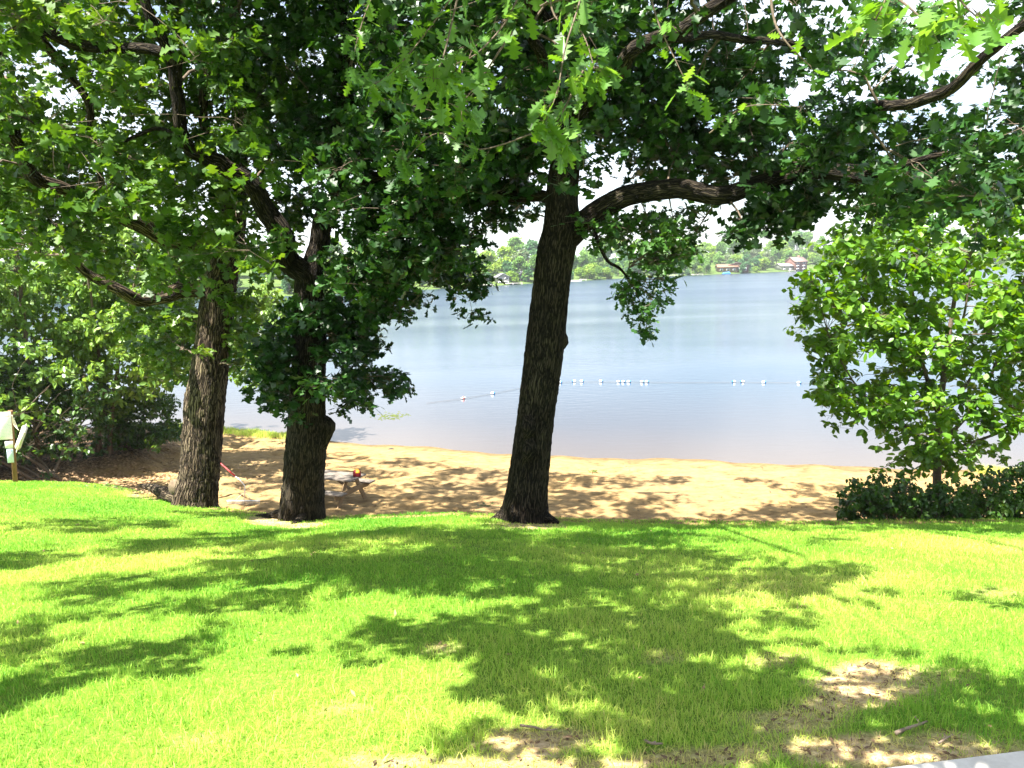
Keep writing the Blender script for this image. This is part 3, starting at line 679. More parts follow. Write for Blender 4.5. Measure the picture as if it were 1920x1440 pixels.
for pts, n_, L_ in T3.near:
    k = rng.integers(len(pts)//4, len(pts), n_); ex = rng.uniform(size=n_) < .4; k[ex] = len(pts)-1
    base = pts[k] + rng.normal(size=(n_, 3))*.012
    off = rng.normal(size=(n_, 3))*.05
    tip = base + off; thin_sticks(T3.tw, base, tip, np.full(n_, .0018))
    put_leaves(nl, tip, L_*rng.uniform(.7, 1.15, n_), rng.uniform(0, 6.283, n_), rng.normal(-.75, .45, n_), rng.normal(0, .6, n_), np.clip(rng.normal(.5, .22, n_), 0, 1), 'oak')
nl.build('near_leaves', M_leafN, T3.root)
T3.finish()

# ---- forked oak, second from left
b2 = P(567,970,11.7); g2 = float(ground(b2[0], b2[1]))
T2 = Tree('oak_tree', 'forked oak with leafy shoots down its thick trunk, standing in front of the picnic table', (b2[0], b2[1], g2), M_bark, M_leafA)
def burl2(mb):
    tube(mb, [P(560,955,11.7), P(530,962,11.8), P(505,968,12.0), P(478,968,12.3)], [.14,.09,.06,.02], 10, step=.06, rough=.08)
    tube(mb, [P(575,960,11.6), P(560,978,11.25), P(545,986,10.9)], [.13,.07,.02], 10, step=.06, rough=.08)
    c = P(612,800,11.6); tube(mb, [c+np.array([-.10,0,-.32]), c+np.array([-.03,0,-.12]), c+np.array([0.02,0,.03]), c+np.array([-.06,0,.14])], [.08,.12,.12,.06], 16, step=.04, rough=.08)
T2.limb([(b2[0], b2[1], g2-.4, .37), (b2[0], b2[1], g2, .345), (*P(569,905,11.7), .31), (*P(575,828,11.65), .305), (*P(577,760,11.6), .27), (*P(579,700,11.6), .25), (*P(581,609,11.6), .235), (*P(580,560,11.6), .24), (*P(580,528,11.6), .21),
        (*P(588,490,11.6), .15), (*P(598,460,11.6), .145), (*P(606,411,11.6), .14), (*P(626,380,11.6), .13), (*P(640,320,11.6), .11), (*P(650,220,11.6), .10), (*P(650,80,11.6), .08), (*P(640,-80,11.7), .06), (*P(650,-300,11.7), .03)],
        'trunk', 52, rough=.038, flare=flare(.25, .28, 6, 1.), step=.04, world=True, extra=burl2)
T2.limb([(580,545,11.55,.15),(570,515,11.5,.175),(552,492,11.45,.17),(538,470,11.4,.165),(518,428,11.3,.155),(495,385,11.2,.14),(472,352,11.1,.13),(436,325,11.0,.12),(410,303,10.9,.11),(375,290,10.8,.095),(350,270,10.7,.09),(338,225,10.6,.085),(333,185,10.5,.08),
         (328,145,10.4,.075),(315,105,10.3,.07),(300,62,10.2,.065),(280,20,10.1,.06),(262,-30,10.0,.055),(240,-160,9.8,.03)], 'limb', 24, .05, step=.06)
T2.limb([(333,185,10.5,.05),(338,120,10.4,.035),(350,103,10.3,.03),(400,97,10.2,.02)], 'limb', 8, .06)
T2.limb([(312,100,10.3,.07),(250,88,10.4,.065),(180,88,10.5,.07),(110,72,10.6,.075),(50,35,10.7,.08),(0,5,10.8,.085),(-80,-30,10.9,.09)], 'limb', 14, .05)
T2.limb([(630,370,11.6,.08),(700,330,11.3,.07),(780,350,11.0,.055),(850,400,10.8,.04),(890,470,10.7,.02)], 'limb', 12, .05)
T2.limb([(350,262,10.7,.03),(300,240,10.9,.028),(262,252,11,.026),(225,270,11,.024),(205,290,11,.02),(195,305,11,.012)], 'limb', 8, .06, step=.06)
E = [(600,200),(760,240),(980,250),(985,360),(955,400),(880,410),(880,450),(880,560),(850,560),(820,520),(760,540),(730,570),(620,540),(600,440),(560,330)]
for q in [(395,300,10.4),(440,345,10.6),(500,405,10.9),(350,262,10.3),(340,210,10.1),(322,130,10.0),(470,330,10.5),(530,440,11.0),(560,380,11.0)]:
    T2.clumps([P(*q)], rc=.22, sprays=8, m=8, L_=.15, tone=.6)
T2.clumps(fill(E, 9.6, 12.8, 125, [(645,470,20,16),(930,440,30,25)], 6), rc=.35, sprays=9, m=9, L_=.16, tone=.3, wide=1.2)
for q in [(885,590),(880,560),(870,530),(895,535),(955,410),(930,405),(880,440),(780,560),(750,590),(735,560)]:
    T2.clumps([P(q[0], q[1], 10.6+random.uniform(-.2, .2))], rc=.15, sprays=7, m=7, tone=.25, L_=.12)
F_ = [(480,640),(545,570),(620,560),(735,570),(735,600),(690,620),(680,680),(720,705),(680,745),(610,765),(530,765),(500,740),(480,700)]
T2.clumps(fill(F_, 10.7, 12.3, 52, [(520,625,14,10)], 2, minsep=.18), rc=.22, sprays=8, m=9, L_=.15, tone=.35, wide=1.2)
for q in [(750,718),(765,728),(730,735),(690,762),(745,705),(570,785),(548,778),(510,765),(700,640),(660,650)]:
    T2.clumps([P(q[0], q[1], 11.2+random.uniform(-.2, .2))], rc=.12, sprays=6, m=6, tone=.35, L_=.12)
T2.clumps(fill([(400,-60),(760,-60),(760,220),(600,330),(520,400),(440,300),(380,200)], 11.2, 13.6, 90, HOLES, 6), rc=.38, sprays=9, m=9, L_=.16, tone=.6, wide=1.2)
T2.clumps(fill([(200,-60),(950,-60),(950,-420),(700,-560),(400,-560),(200,-400)], 9.5, 13.0, 55, minsep=.5), rc=.6, sprays=10, m=9, L_=.22, tone=.5)
beach_shade(T2, [(430,820),(560,820),(640,838),(830,852),(830,990),(430,960)], 115, holes=[(700,960,40,8),(500,868,40,7),(520,905,40,9),(780,870,40,6),(640,850,50,6),(760,925,30,6),(470,835,60,8)])
T2.finish(mat_=M_leafA)

# ---- left oak
b1 = P(367,945,13.4); g1 = float(ground(b1[0], b1[1]))
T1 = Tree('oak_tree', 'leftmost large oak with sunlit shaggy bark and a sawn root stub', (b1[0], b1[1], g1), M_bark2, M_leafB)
def stub1(mb):
    c0 = P(362,930,13.5); c1 = P(331,913,13.35)
    tube(mb, [c0, (c0+c1)/2+np.array([0,0,.02]), c1], [.20,.16,.13], 18, step=.05, rough=.06)
    tube(mb, [P(350,935,13.4), P(310,925,13.9), P(285,915,14.6), P(262,910,15.2)], [.16,.12,.08,.03], 12, step=.06, rough=.08)
T1.limb([(b1[0], b1[1], g1-.4, .40), (b1[0], b1[1], g1+.02, .365), (*P(374,890,13.4), .335), (*P(379,840,13.4), .335), (*P(385,755,13.4), .335), (*P(394,690,13.4), .305), (*P(402,609,13.4), .285), (*P(409,550,13.4), .28), (*P(422,490,13.4), .24), (*P(438,430,13.4), .19),
        (*P(445,340,13.4), .16), (*P(450,200,13.4), .13), (*P(440,40,13.5), .10), (*P(450,-200,13.6), .05)], 'trunk', 52, rough=.045, flare=flare(.30, .30, 5, 2.2), step=.045, world=True, extra=stub1)
cut = MB(); c = P(330,913,13.28); th = np.linspace(0, 2*math.pi, 18, endpoint=False)
nrm = (c-P(362,930,13.5)); nrm /= np.linalg.norm(nrm); nrm = np.array([-.25,-.9,.2]); nrm /= np.linalg.norm(nrm)
tube(cut, [c-nrm*.10, c+nrm*.03], [.145,.14], 18, rough=.03)
cut.build('cut_end', M_wood_cut, T1.root, attrs=True)
T1.limb([(405,560,13.4,.15),(385,545,13.3,.15),(345,540,13.1,.14),(300,556,12.9,.12),(262,562,12.7,.11),(220,545,12.4,.09),(150,500,12.1,.06),(100,420,11.8,.04)], 'limb', 18, .05)
T1.limb([(430,470,13.4,.14),(360,460,12.8,.13),(270,430,12.2,.12),(200,392,11.8,.11),(130,360,11.4,.10),(70,338,11.0,.095),(48,300,10.8,.09),(25,262,10.6,.085),(2,228,10.4,.08),(-40,160,10.2,.06)], 'limb', 18, .05, step=.07)
T1.limb([(200,395,11.8,.05),(185,300,11.4,.042),(172,250,11.2,.045),(163,190,11.0,.05),(130,140,10.9,.055),(100,100,10.7,.058),(72,60,10.6,.06),(40,0,10.5,.06),(0,-80,10.3,.04)], 'limb', 14, .05, step=.07)
T1.limb([(40,290,10.8,.05),(14,180,10.6,.04),(0,130,10.5,.035),(8,75,10.4,.03),(40,45,10.3,.028),(80,18,10.2,.025)], 'limb', 10, .06, step=.07)
T1.limb([(20,220,10.5,.018),(50,222,10.3,.016),(75,242,10.2,.014)], 'limb', 8, .08, step=.05)
T1.limb([(440,440,13.4,.11),(400,300,13.0,.09),(380,180,12.6,.07),(410,60,12.2,.05)], 'limb', 12, .05)
G = [(-80,-60),(420,-60),(560,150),(560,330),(520,480),(450,545),(380,520),(300,535),(230,540),(100,490),(-80,500)]
for q in [(225,550,11.9),(262,568,12.3),(300,552,12.5),(185,520,11.8),(150,370,11.0),(345,545,12.7)]:
    T1.clumps([P(*q)], rc=.26, sprays=9, m=8, L_=.15, tone=.5)
LIMBS1 = [(110,110,40,40),(160,190,34,60),(20,270,40,70),(90,345,60,26),(315,110,30,60),(338,210,28,60),(540,470,40,40),(250,255,50,22)]
T1.clumps(fill(G, 9.6, 10.8, 56, HOLES+LIMBS1, 8) + fill(G, 11.8, 14.4, 190, HOLES, 2), rc=.42, sprays=9, m=9, L_=.17, tone=.5, wide=1.2)
T1.clumps(fill([(230,560),(380,560),(365,640),(345,730),(310,690),(250,640)], 13.6, 15.5, 22, [(280,600,12,14)], 2, minsep=.2), rc=.28, sprays=9, m=9, tone=.6, L_=.16, wide=1.2)
T1.clumps(fill([(430,560),(500,560),(480,620),(450,680),(432,690)], 12.8, 14.5, 9, minsep=.2), rc=.22, sprays=9, m=9, tone=.7, L_=.15, wide=1.2)
for q in [(385,650),(372,640),(392,662),(420,540),(450,560),(395,520),(300,590),(440,640),(450,700)]:
    T1.clumps([P(q[0], q[1], 12.9+random.uniform(-.1, .1))], rc=.12, sprays=5, m=6, tone=.9, L_=.12)
T1.clumps(fill([(-100,-60),(600,-60),(600,-220),(200,-260),(-100,-200)], 10, 12.0, 16, minsep=.5), rc=.65, sprays=10, m=9, L_=.24, tone=.5)
T1.finish()

# ---- young broad-leaved tree on the right
br = P(1757,930,14.0); gr = float(ground(br[0], br[1]))
TR = Tree('young_tree', 'young round-crowned tree with bright pointed leaves on a slim trunk at the right', (br[0], br[1], gr), M_twig, M_leafR)
TR.limb([(br[0], br[1], gr-.1, .085), (*P(1757,900,14.0), .072), (*P(1758,850,14.0), .068), (*P(1762,780,14.0), .06), (*P(1770,700,14.0), .05), (*P(1784,600,14.0), .04), (*P(1800,520,14.0), .03), (*P(1850,420,14.0), .02)], 'trunk', 16, .04, world=True, step=.08)
for pth in ([(1762,790,14.0,.045),(1735,700,13.9,.038),(1722,640,13.8,.03),(1715,570,13.8,.022),(1700,480,13.8,.012)], [(1758,840,14.0,.04),(1820,770,13.9,.035),(1860,700,13.8,.028),(1900,600,13.8,.02),(1930,480,13.8,.012)],
            [(1757,850,14.0,.035),(1700,800,13.8,.03),(1640,760,13.5,.022),(1590,700,13.4,.015),(1550,620,13.4,.01)], [(1760,800,14.0,.035),(1800,740,14.4,.03),(1850,660,14.7,.02)], [(1757,850,14.0,.03),(1850,820,13.3,.025),(1930,790,13.1,.015)],
            [(1766,740,14.0,.03),(1690,650,14.2,.02),(1620,560,14.3,.014),(1580,480,14.3,.01)], [(1770,700,14.0,.03),(1800,620,13.3,.022),(1820,520,13.0,.015)]):
    TR.limb(pth, 'limb', 8, .05, step=.08)
CR = [(1575,410),(1640,405),(1700,385),(1780,380),(1880,365),(2060,420),(2080,780),(1960,800),(1890,780),(1870,850),(1760,870),(1680,850),(1640,820),(1600,740),(1560,770),(1530,690),(1515,600),(1525,520),(1560,470)]
RH = [(1715,610,16,14),(1890,755,14,16),(1660,500,14,10),(1700,700,12,14),(1770,640,10,12),(1850,735,12,8),(1640,640,10,10),(1870,450,18,14)]
TR.sun_gaps = False
TR.clumps(fill(CR, 12.7, 15.3, 225, RH, 2, minsep=.17), rc=.29, sprays=9, m=8, L_=.16, kind='oval', tone=.5, droop=-.35, rtw=.008, wide=1.1)
for q in [(1500,590),(1495,615),(1530,650),(1525,560),(1560,780),(1575,800),(1545,740),(1580,430),(1600,415),(1510,640),(1650,880),(1700,885),(1880,860)]:
    TR.clumps([P(q[0], q[1], 13.8+random.uniform(-.3, .3))], rc=.14, sprays=5, m=6, L_=.12, kind='oval', tone=.5, rtw=.008)
TR.finish()

# ---- shrubs at its foot and on the left bank
def shrub(name, label, base, poly, Y0, Y1, n_, leaf, L_=.06, rc=.18, sprays=8, m=8, tone=.45, holes=(), minsep=.12, stems=6, group=None, cat='shrub', kind='oval', rs=.02, droop=-.65):
    gz = float(ground(base[0], base[1]))
    t_ = Tree(name, label, (base[0], base[1], gz), M_twig, leaf, cat=cat, group=group)
    C = fill(poly, Y0, Y1, n_, holes, minsep=minsep)
    C = [c for c in C if c[2] > ground(c[0], c[1])+.05]
    if not C: return t_
    Ca = np.array(C); 
    for k in range(stems):
        c = Ca[rng.integers(len(Ca))]; b_ = np.array([base[0]+rng.normal()*.15*(1+rs*8), base[1]+rng.normal()*.15*(1+rs*8), 0]); b_[2] = ground(b_[0], b_[1])-.05
        mid = (b_+c)/2; mid[:2] = b_[:2]*.6+c[:2]*.4
        t_.limb([(*b_, rs), (*mid, rs*.7), (*c, rs*.35)], 'stem', 7, .05, step=.15, world=True)
    t_.clumps(Ca, rc=rc, sprays=sprays, m=m, L_=L_, kind=kind, tone=tone, rtw=rs*.35, droop=droop)
    t_.finish()
    return t_
shrub('shrub', 'small dark shrub left of the young tree, at the lawn edge', P(1650,985,11.7), [(1590,920),(1625,905),(1640,890),(1660,915),(1700,900),(1735,920),(1740,985),(1600,990),(1588,945)], 11.3, 12.2, 70, M_leafS, L_=.085, rc=.15, tone=.3)
shrub('shrub', 'dark shrub directly around the foot of the young tree', P(1760,985,11.9), [(1700,930),(1760,915),(1810,925),(1820,985),(1700,990)], 11.2, 11.9, 50, M_leafS, L_=.085, rc=.15, tone=.3)
shrub('shrub', 'broad shrub at the right edge of the lawn beside the young tree', P(1870,985,12.0), [(1790,930),(1830,905),(1870,885),(1950,880),(2060,890),(2080,985),(1790,990)], 11.3, 12.6, 120, M_leafS, L_=.085, rc=.17, tone=.4)

bank = 'trees and shrubs massed on the left bank'
shrub('tree', 'dense bright leafy tree at the left edge behind the sign post', P(30,850,23), [(-260,380),(60,370),(150,430),(160,600),(140,760),(60,800),(-260,800)], 20.5, 25, 300, M_leafL, L_=.19, rc=.55, sprays=11, m=10, tone=.75, minsep=.35, cat='tree', rs=.09, stems=5, group=bank)
shrub('tree', 'light green leafy tree left of the leftmost oak trunk, against the water', P(185,850,24.5), [(120,440),(220,400),(340,470),(350,600),(340,690),(300,730),(230,760),(160,760),(120,640)], 22.5, 25.5, 210, M_leafL, L_=.19, rc=.5, sprays=11, m=9, tone=.9, minsep=.35, cat='tree', rs=.08, stems=4, group=bank)
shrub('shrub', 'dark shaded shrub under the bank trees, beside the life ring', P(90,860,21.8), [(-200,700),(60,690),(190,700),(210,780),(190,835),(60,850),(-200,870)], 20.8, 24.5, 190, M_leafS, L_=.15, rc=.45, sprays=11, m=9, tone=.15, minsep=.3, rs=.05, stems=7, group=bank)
shrub('shrub', 'low rounded shrub at the end of the bank, left of the leftmost oak', P(262,835,26), [(200,760),(250,735),(300,740),(330,780),(325,815),(290,835),(200,835)], 24.5, 27, 70, M_leafS, L_=.12, rc=.35, sprays=12, m=10, tone=.35, minsep=.2, rs=.03, stems=6, group=bank)
shrub('tree', 'taller tree rising behind the bank at the far left', P(-60,820,29), [(-400,150),(40,180),(90,300),(70,420),(-400,420)], 25, 30, 150, M_leafL, L_=.26, rc=.8, sprays=11, m=10, tone=.8, minsep=.5, cat='tree', rs=.16, stems=3, group=bank)
shrub('tree', 'slender light tree behind the fork of the second oak', P(582,818,31.0), [(440,560),(510,540),(540,600),(520,680),(470,720),(440,700)], 29.5, 31.3, 45, M_leafL, L_=.18, rc=.5, sprays=10, m=9, tone=.95, minsep=.3, cat='tree', rs=.04, stems=1, group=bank)

# fallen leaves and small clumps of weed
def debris(label, px, py, Y, n_, L_, spread, m_, cat='leaf litter', kind='oak_mid', stuff=True):
    c = P(px, py, Y); mbx = MB(); x = c[0]+rng.normal(size=n_)*spread[0]; y = c[1]+rng.normal(size=n_)*spread[1]
    z = ground(x, y)+.012+np.abs(rng.normal(size=n_))*.01
    put_leaves(mbx, np.stack([x, y, z], 1), L_*rng.uniform(.6, 1.2, n_), rng.uniform(0, 6.28, n_), rng.normal(.1, .2, n_), rng.normal(0, .4, n_), rng.uniform(0, 1, n_), kind)
    o = mbx.build('fallen_leaves', m_); tag(o, label, cat, kind='stuff' if stuff else None); return o
M_dead = noisy('dead_leaf', (.16, .09, .045), (.42, .28, .16), scale=5, rough=.9, bump=0)
debris('scattered brown dead leaves covering the shaded bank under the left shrubs', 130, 868, 22.5, 5200, .10, (2.4, 2.2), M_dead)
debris('low green leafy weeds on the sand edge near the left oak roots', 235, 912, 15.3, 260, .06, (.5, .25), M_leafS, 'weeds')
debris('small pile of green leaves lying on the sand between the picnic table and the leaning oak', 908, 937, 20.2, 34, .10, (.10, .12), M_leafB, 'leaf pile', stuff=False)
debris('small green leafy twig on the sand near the water, right of the leaning oak', 1110, 880, 24.8, 16, .10, (.10, .12), M_leafB, 'leaf pile', stuff=False)
def chips(label, lo, hi, n_, L_, m_, mask, name='debris', cat='debris'):
    x = rng.uniform(lo[0], hi[0], n_); y = rng.uniform(lo[1], hi[1], n_); V = np.stack([x, y, ground(x, y)+.006], 1); k = rng.uniform(size=n_) < mask(V); V = V[k]
    mbx = MB(); put_leaves(mbx, V, L_*rng.uniform(.4, 1.5, len(V)), rng.uniform(0, 6.28, len(V)), rng.normal(.1, .3, len(V)), rng.normal(0, .5, len(V)), rng.uniform(0, 1, len(V)), 'oval', .6)
    o = mbx.build(name, m_); tag(o, label, cat, kind='stuff')
M_chip = noisy('dark_chips', (.05, .03, .018), (.22, .14, .08), scale=3, rough=.9, bump=0)
chips('small brown chips and dead leaf bits on the worn lawn patches', (-1.5, 2.0), (3.2, 4.2), 8000, .020, M_chip, lambda V: dirt(V)*(((V-a0) @ nr) < -.03), 'soil_litter', 'leaf litter')
chips('dark specks of twigs and leaf bits scattered over the beach sand', (-13, 14), (13, 29), 5200, .07, M_chip, lambda V: (V[:, 1] < Ys(V[:, 0])-.5)*(V[:, 1] > yc(V[:, 0])+1.5)*np.clip(.25+.9*smooth_noise(V[:, 0], V[:, 1], .9, 31), 0, 1), 'beach_debris')
chips('scattered dead brown leaves and bits lying in the lawn grass', (-6, 2.2), (7, 11), 420, .038, M_dead, lambda V: (V[:, 1] < yc(V[:, 0])-.1)*(((V-a0) @ nr) < -.05)*1.0, 'lawn_litter', 'leaf litter')
M_stick = noisy('dry_stick', (.14, .10, .07), (.34, .26, .19), scale=22, rough=.9)
def stick(label, pts, r):
    mbx = MB(); q = []
    for px, py in pts:
        h_ = lawn_hit(px, py); q.append(h_+np.array([0, 0, r*1.2+.012]))
    q = np.array(q); tube(mbx, q, np.linspace(r, r*.5, len(q)), 7, step=.03, rough=.08)
    k = len(q)//2; d = q[-1]-q[0]; e = np.array([-d[1], d[0], .02]); tube(mbx, [q[k], q[k]+e*.18+d*.15], [r*.6, r*.3], 6)
    o = mbx.build('fallen_stick', M_stick, smooth=True, attrs=True); tag(o, label, 'stick', 'sticks fallen on the worn lawn')
stick('thin forked dry stick on the bare patch at the bottom centre of the lawn', [(975,1369),(1000,1372),(1022,1378),(1045,1376)], .005)
stick('pale curved stick on the dry ground by the walkway', [(1678,1385),(1700,1376),(1725,1368),(1738,1362)], .007)
stick('short grey stick at the left end of the dry strip', [(1208,1398),(1222,1404),(1242,1404)], .006)
stick('small twig on the dry strip beside the walkway edge', [(1760,1402),(1775,1392),(1786,1386)], .004)

# ---- picnic table
M_tab = noisy('weathered_plank', (.10, .082, .065), (.24, .205, .17), scale=9, rough=.85, bump=.5, stretch=(1, 12, 12), detail=8)
M_tabf = noisy('treated_timber', (.16, .105, .055), (.28, .20, .115), scale=8, rough=.85, bump=.4, stretch=(3, 3, 3))
pc = P(656,902,19.9); ang = R(-24); ca, sa = math.cos(ang), math.sin(ang)
ctr = np.array([pc[0], pc[1]]) + np.array([ca, sa])*(-.95) + np.array([-sa, ca])*.38
zt_ = float(pc[2])
gz = min(float(ground(ctr[0]+ca*q, ctr[1]+sa*q)) for q in (-.7, .7))
TH = .76
tb = empty('picnic_table', (ctr[0], ctr[1], zt_-TH), 'weathered wooden picnic table with attached benches on the sand behind the forked oak', 'picnic table', rz=ang)
def beams(name, lst, mat_, parent):
    mbx = MB()
    for q in lst: mbx.box(*q) if len(q) <= 3 and not isinstance(q[0][0], (list, tuple, np.ndarray)) else mbx.beam(q[0][0], q[0][1], q[1], q[2])
    o = mbx.build(name, mat_, parent, local=True); bv_ = o.modifiers.new('b', 'BEVEL'); bv_.width = .005; bv_.segments = 2; return o
beams('tabletop', [((0, (k-2)*.152, TH-.019), (1.9, .142, .038)) for k in range(5)], M_tab, tb)
for s_ in (-1, 1):
    beams('bench', [((0, s_*(.66+.075*q), .455), (1.9, .140, .038)) for q in (-1, 1)], M_tab, tb)
    for e in (-1, 1):
        beams('leg', [(((e*.70, s_*.20, TH-.042), (e*.70, s_*.66, -.10)), .038, .14)], M_tabf, tb)
for e in (-1, 1):
    beams('bench_support', [((e*.742, 0, .385), (.038, 1.56, .14))], M_tabf, tb)
    beams('top_support', [((e*.742, 0, TH-.075), (.038, .70, .07))], M_tabf, tb)
    beams('brace', [(((e*.68, 0.0, .40), (e*.12, 0.0, TH-.06)), .085, .038)], M_tabf, tb)
# the bag on it
M_mar = noisy('maroon_cloth', (.16, .008, .014), (.26, .02, .028), scale=14, rough=.7, bump=.4)
M_org = noisy('orange_cloth', (.85, .30, .01), (1.0, .42, .03), scale=14, rough=.6, bump=.2)
pb = P(669,882,20.35); zb = zt_
bagr = empty('lunch_bag', (pb[0], pb[1], zb), 'maroon lunch bag with an orange flap standing on the picnic table', 'bag', rz=R(-10))
mbx = MB(); n_ = 14
prof = [(0, .105, .07), (.015, .118, .08), (.10, .12, .082), (.150, .115, .074), (.195, .10, .05), (.212, .09, .02)]
th = np.linspace(0, 2*math.pi, 24, endpoint=False)
def sq(c_): return np.sign(c_)*np.abs(c_)**.3
V = np.concatenate([np.stack([sq(np.cos(th))*a_, sq(np.sin(th))*b_, np.full(24, z_)], 1) for z_, a_, b_ in prof])
F = [[i*24+j, i*24+(j+1) % 24, (i+1)*24+(j+1) % 24, (i+1)*24+j] for i in range(len(prof)-1) for j in range(24)] + [list(range(24))[::-1], [(len(prof)-1)*24+j for j in range(24)]]
mbx.add(V, F); mbx.build('bag_body', M_mar, bagr, smooth=True, local=True)
mbx = MB(); pr2 = [(.125, .124), (.155, .120), (.198, .104), (.216, .092)]
q = []
for z_, a_ in pr2:
    for x_ in np.linspace(-.1, 1, 9): q.append((x_*a_*.95+.004, -(1-.5*abs(x_)**6)*[.085, .078, .054, .026][pr2.index((z_, a_))]-.006, z_+.003))
mbx.add(np.array(q), [[i*9+j, i*9+j+1, (i+1)*9+j+1, (i+1)*9+j] for i in range(3) for j in range(8)])
fo = mbx.build('flap', M_org, bagr, smooth=True, local=True); sm = fo.modifiers.new('s', 'SOLIDIFY'); sm.thickness = .006
mbx = MB(); hp = [(-.06, 0, .20), (-.04, 0, .235), (0, 0, .245), (.04, 0, .235), (.06, 0, .20)]; tube(mbx, np.array(hp), [.008]*5, 8, step=.01)
mbx.build('handle', M_org, bagr, smooth=True, local=True, attrs=True); bagr.scale = (.82, .82, .82)

# ---- landscape rake
M_red = flat('red_paint', (.42, .01, .015), .35, .5); M_alu = flat('pale_metal', (.72, .72, .72), .35, .5); M_alu.node_tree.nodes['Principled BSDF'].inputs['Metallic'].default_value = .3
hc = P(455,917,20.2); hc[2] = ground(hc[0], hc[1])
rk = empty('landscape_rake', hc, 'wide metal rake with red handle on the sand between the two left oaks', 'rake')
e1 = P(459,911,20.25); e2 = P(441,893,20.35); e3 = P(416,871,20.55); d_ = e3-e2; e4 = e2 + d_*2.1
mbx = MB(); tube(mbx, [e2, e3, e4], [.020, .020, .020], 12, step=.2); mbx.build('handle', M_red, rk, smooth=True, attrs=True)
mbx = MB(); c0 = P(455,917,20.2); c0[2] = hc[2]+.10; tube(mbx, [c0, e1, e2], [.014, .014, .014], 10, step=.15)
hx = np.array([.99, -.10, 0]); hx /= np.linalg.norm(hx)
tube(mbx, [c0-hx*.24, (c0+e1)/2+np.array([-.02, 0, .03])], [.006, .006], 6); tube(mbx, [c0+hx*.24, (c0+e1)/2+np.array([.04, 0, .03])], [.006, .006], 6)
mbx.build('neck', M_alu, rk, smooth=True, attrs=True)
mbx = MB(); mbx.beam(c0-hx*.46, c0+hx*.46, .06, .028)
mbx.build('head_bar', M_alu, rk)
mbx = MB(); hy = np.array([hx[1], -hx[0], 0])
for k in range(25):
    q = c0 + hx*(-.44+.88*k/24); mbx.beam(q, q+hy*.03+np.array([0, 0, -.11]), .010, .010)
mbx.build('teeth', M_alu, rk)
M_stake = noisy('stake_wood', (.20, .13, .07), (.36, .25, .15), scale=12, rough=.9)
gs = float(ground(e4[0], e4[1])); mbx = MB(); mbx.box((e4[0]+.03, e4[1]+.05, (gs-.2+e4[2])/2), (.08, .07, e4[2]-gs+.2)); mbx.box((e4[0]+.03, e4[1]+.05, e4[2]+.02), (.14, .05, .04))
o = mbx.build('wooden_stake', M_stake); tag(o, 'low wooden stake behind the leftmost oak, holding the rake handle', 'stake')

# ---- sign post with notices and a life ring
M_post = noisy('brown_post', (.13, .065, .03), (.26, .14, .07), scale=10, rough=.8, bump=.4, stretch=(4, 4, .6))
M_white = flat('white_sign_paint', (.80, .80, .80), .5); M_bluew = flat('pale_blue_sign', (.62, .70, .86), .5); M_redp = flat('red_print', (.55, .08, .06), .6); M_grey = flat('grey_print', (.42, .44, .5), .6); M_blue = flat('blue_print', (.03, .10, .35), .6)
p0 = P(30.5,916,17.15); p0[2] = float(ground(p0[0], p0[1])); p1 = P(19,770,17.0)
ps = empty('notice_post', p0, 'leaning brown wooden post carrying three white notices at the left edge of the lawn', 'sign post')
yaw = R(28); px_ = np.array([math.cos(yaw), math.sin(yaw), 0]); dz = (p1-p0)/np.linalg.norm(p1-p0)
px_ = px_ - dz*(px_ @ dz); px_ /= np.linalg.norm(px_); py_ = np.cross(dz, px_); Rm = np.stack([px_, py_, dz], 1); Lp = np.linalg.norm(p1-p0)
mbx = MB(); mbx.box((p0+p1)/2 - dz*.15, (.095, .095, Lp+.3), Rm); o = mbx.build('post', M_post, ps); bv = o.modifiers.new('b', 'BEVEL'); bv.width = .006; bv.segments = 2
front = -py_*.052
def plate(name, cx, hz, wd_, ht, m_):
    mbx = MB(); c = p0 + dz*hz + px_*cx + front; mbx.box(c, (wd_, .008, ht), Rm); o = mbx.build(name, m_, ps); bv_ = o.modifiers.new('b', 'BEVEL'); bv_.width = .003; return o, c
def lines(parent_o, c, rows, m_, name='print'):
    mbx = MB()
    for (dx, dz_, wd_, ht) in rows: mbx.box(c + px_*dx + dz*dz_ - py_*.0055, (wd_, .003, ht), Rm)
    o = mbx.build(name, m_, None); o.parent = parent_o; o.matrix_parent_inverse = Matrix.Identity(4)
    V = np.empty(len(o.data.vertices)*3, np.float32); o.data.vertices.foreach_get('co', V); V = V.reshape(-1, 3) - np.array(ps.location); o.data.vertices.foreach_set('co', V.ravel().astype(np.float32)); o.data.update()
po, pcn = plate('notice_board', -.11, Lp-.33, .25, .64, M_white)
glyph = []
for row, zz in enumerate((.255, .215)):
    for k in range(7):
        x_ = -.085+k*.028; glyph += [(x_-.007, zz, .005, .028), (x_+.004, zz+.011*(1 if (k+row) % 2 else -1), .015, .005), (x_+.004, zz, .013, .004)]
lines(po, pcn, glyph, M_redp)
gl2 = []
for r_i in range(13):
    zz = .165-r_i*.034; x_ = -.105
    while x_ < .09:
        w_ = random.uniform(.012, .035); gl2.append((x_+w_/2, zz, w_, .007)); x_ += w_+.008
lines(po, pcn, gl2, M_grey)
plate('notice_plate', -.065, Lp-.775, .155, .165, M_white)
po, pcn = plate('notice_plate', -.055, Lp-1.04, .125, .33, M_bluew)
lines(po, pcn, [(-.03, .115, .03, .025), (.03, .115, .03, .025), (0, .115, .03, .008)], M_blue)
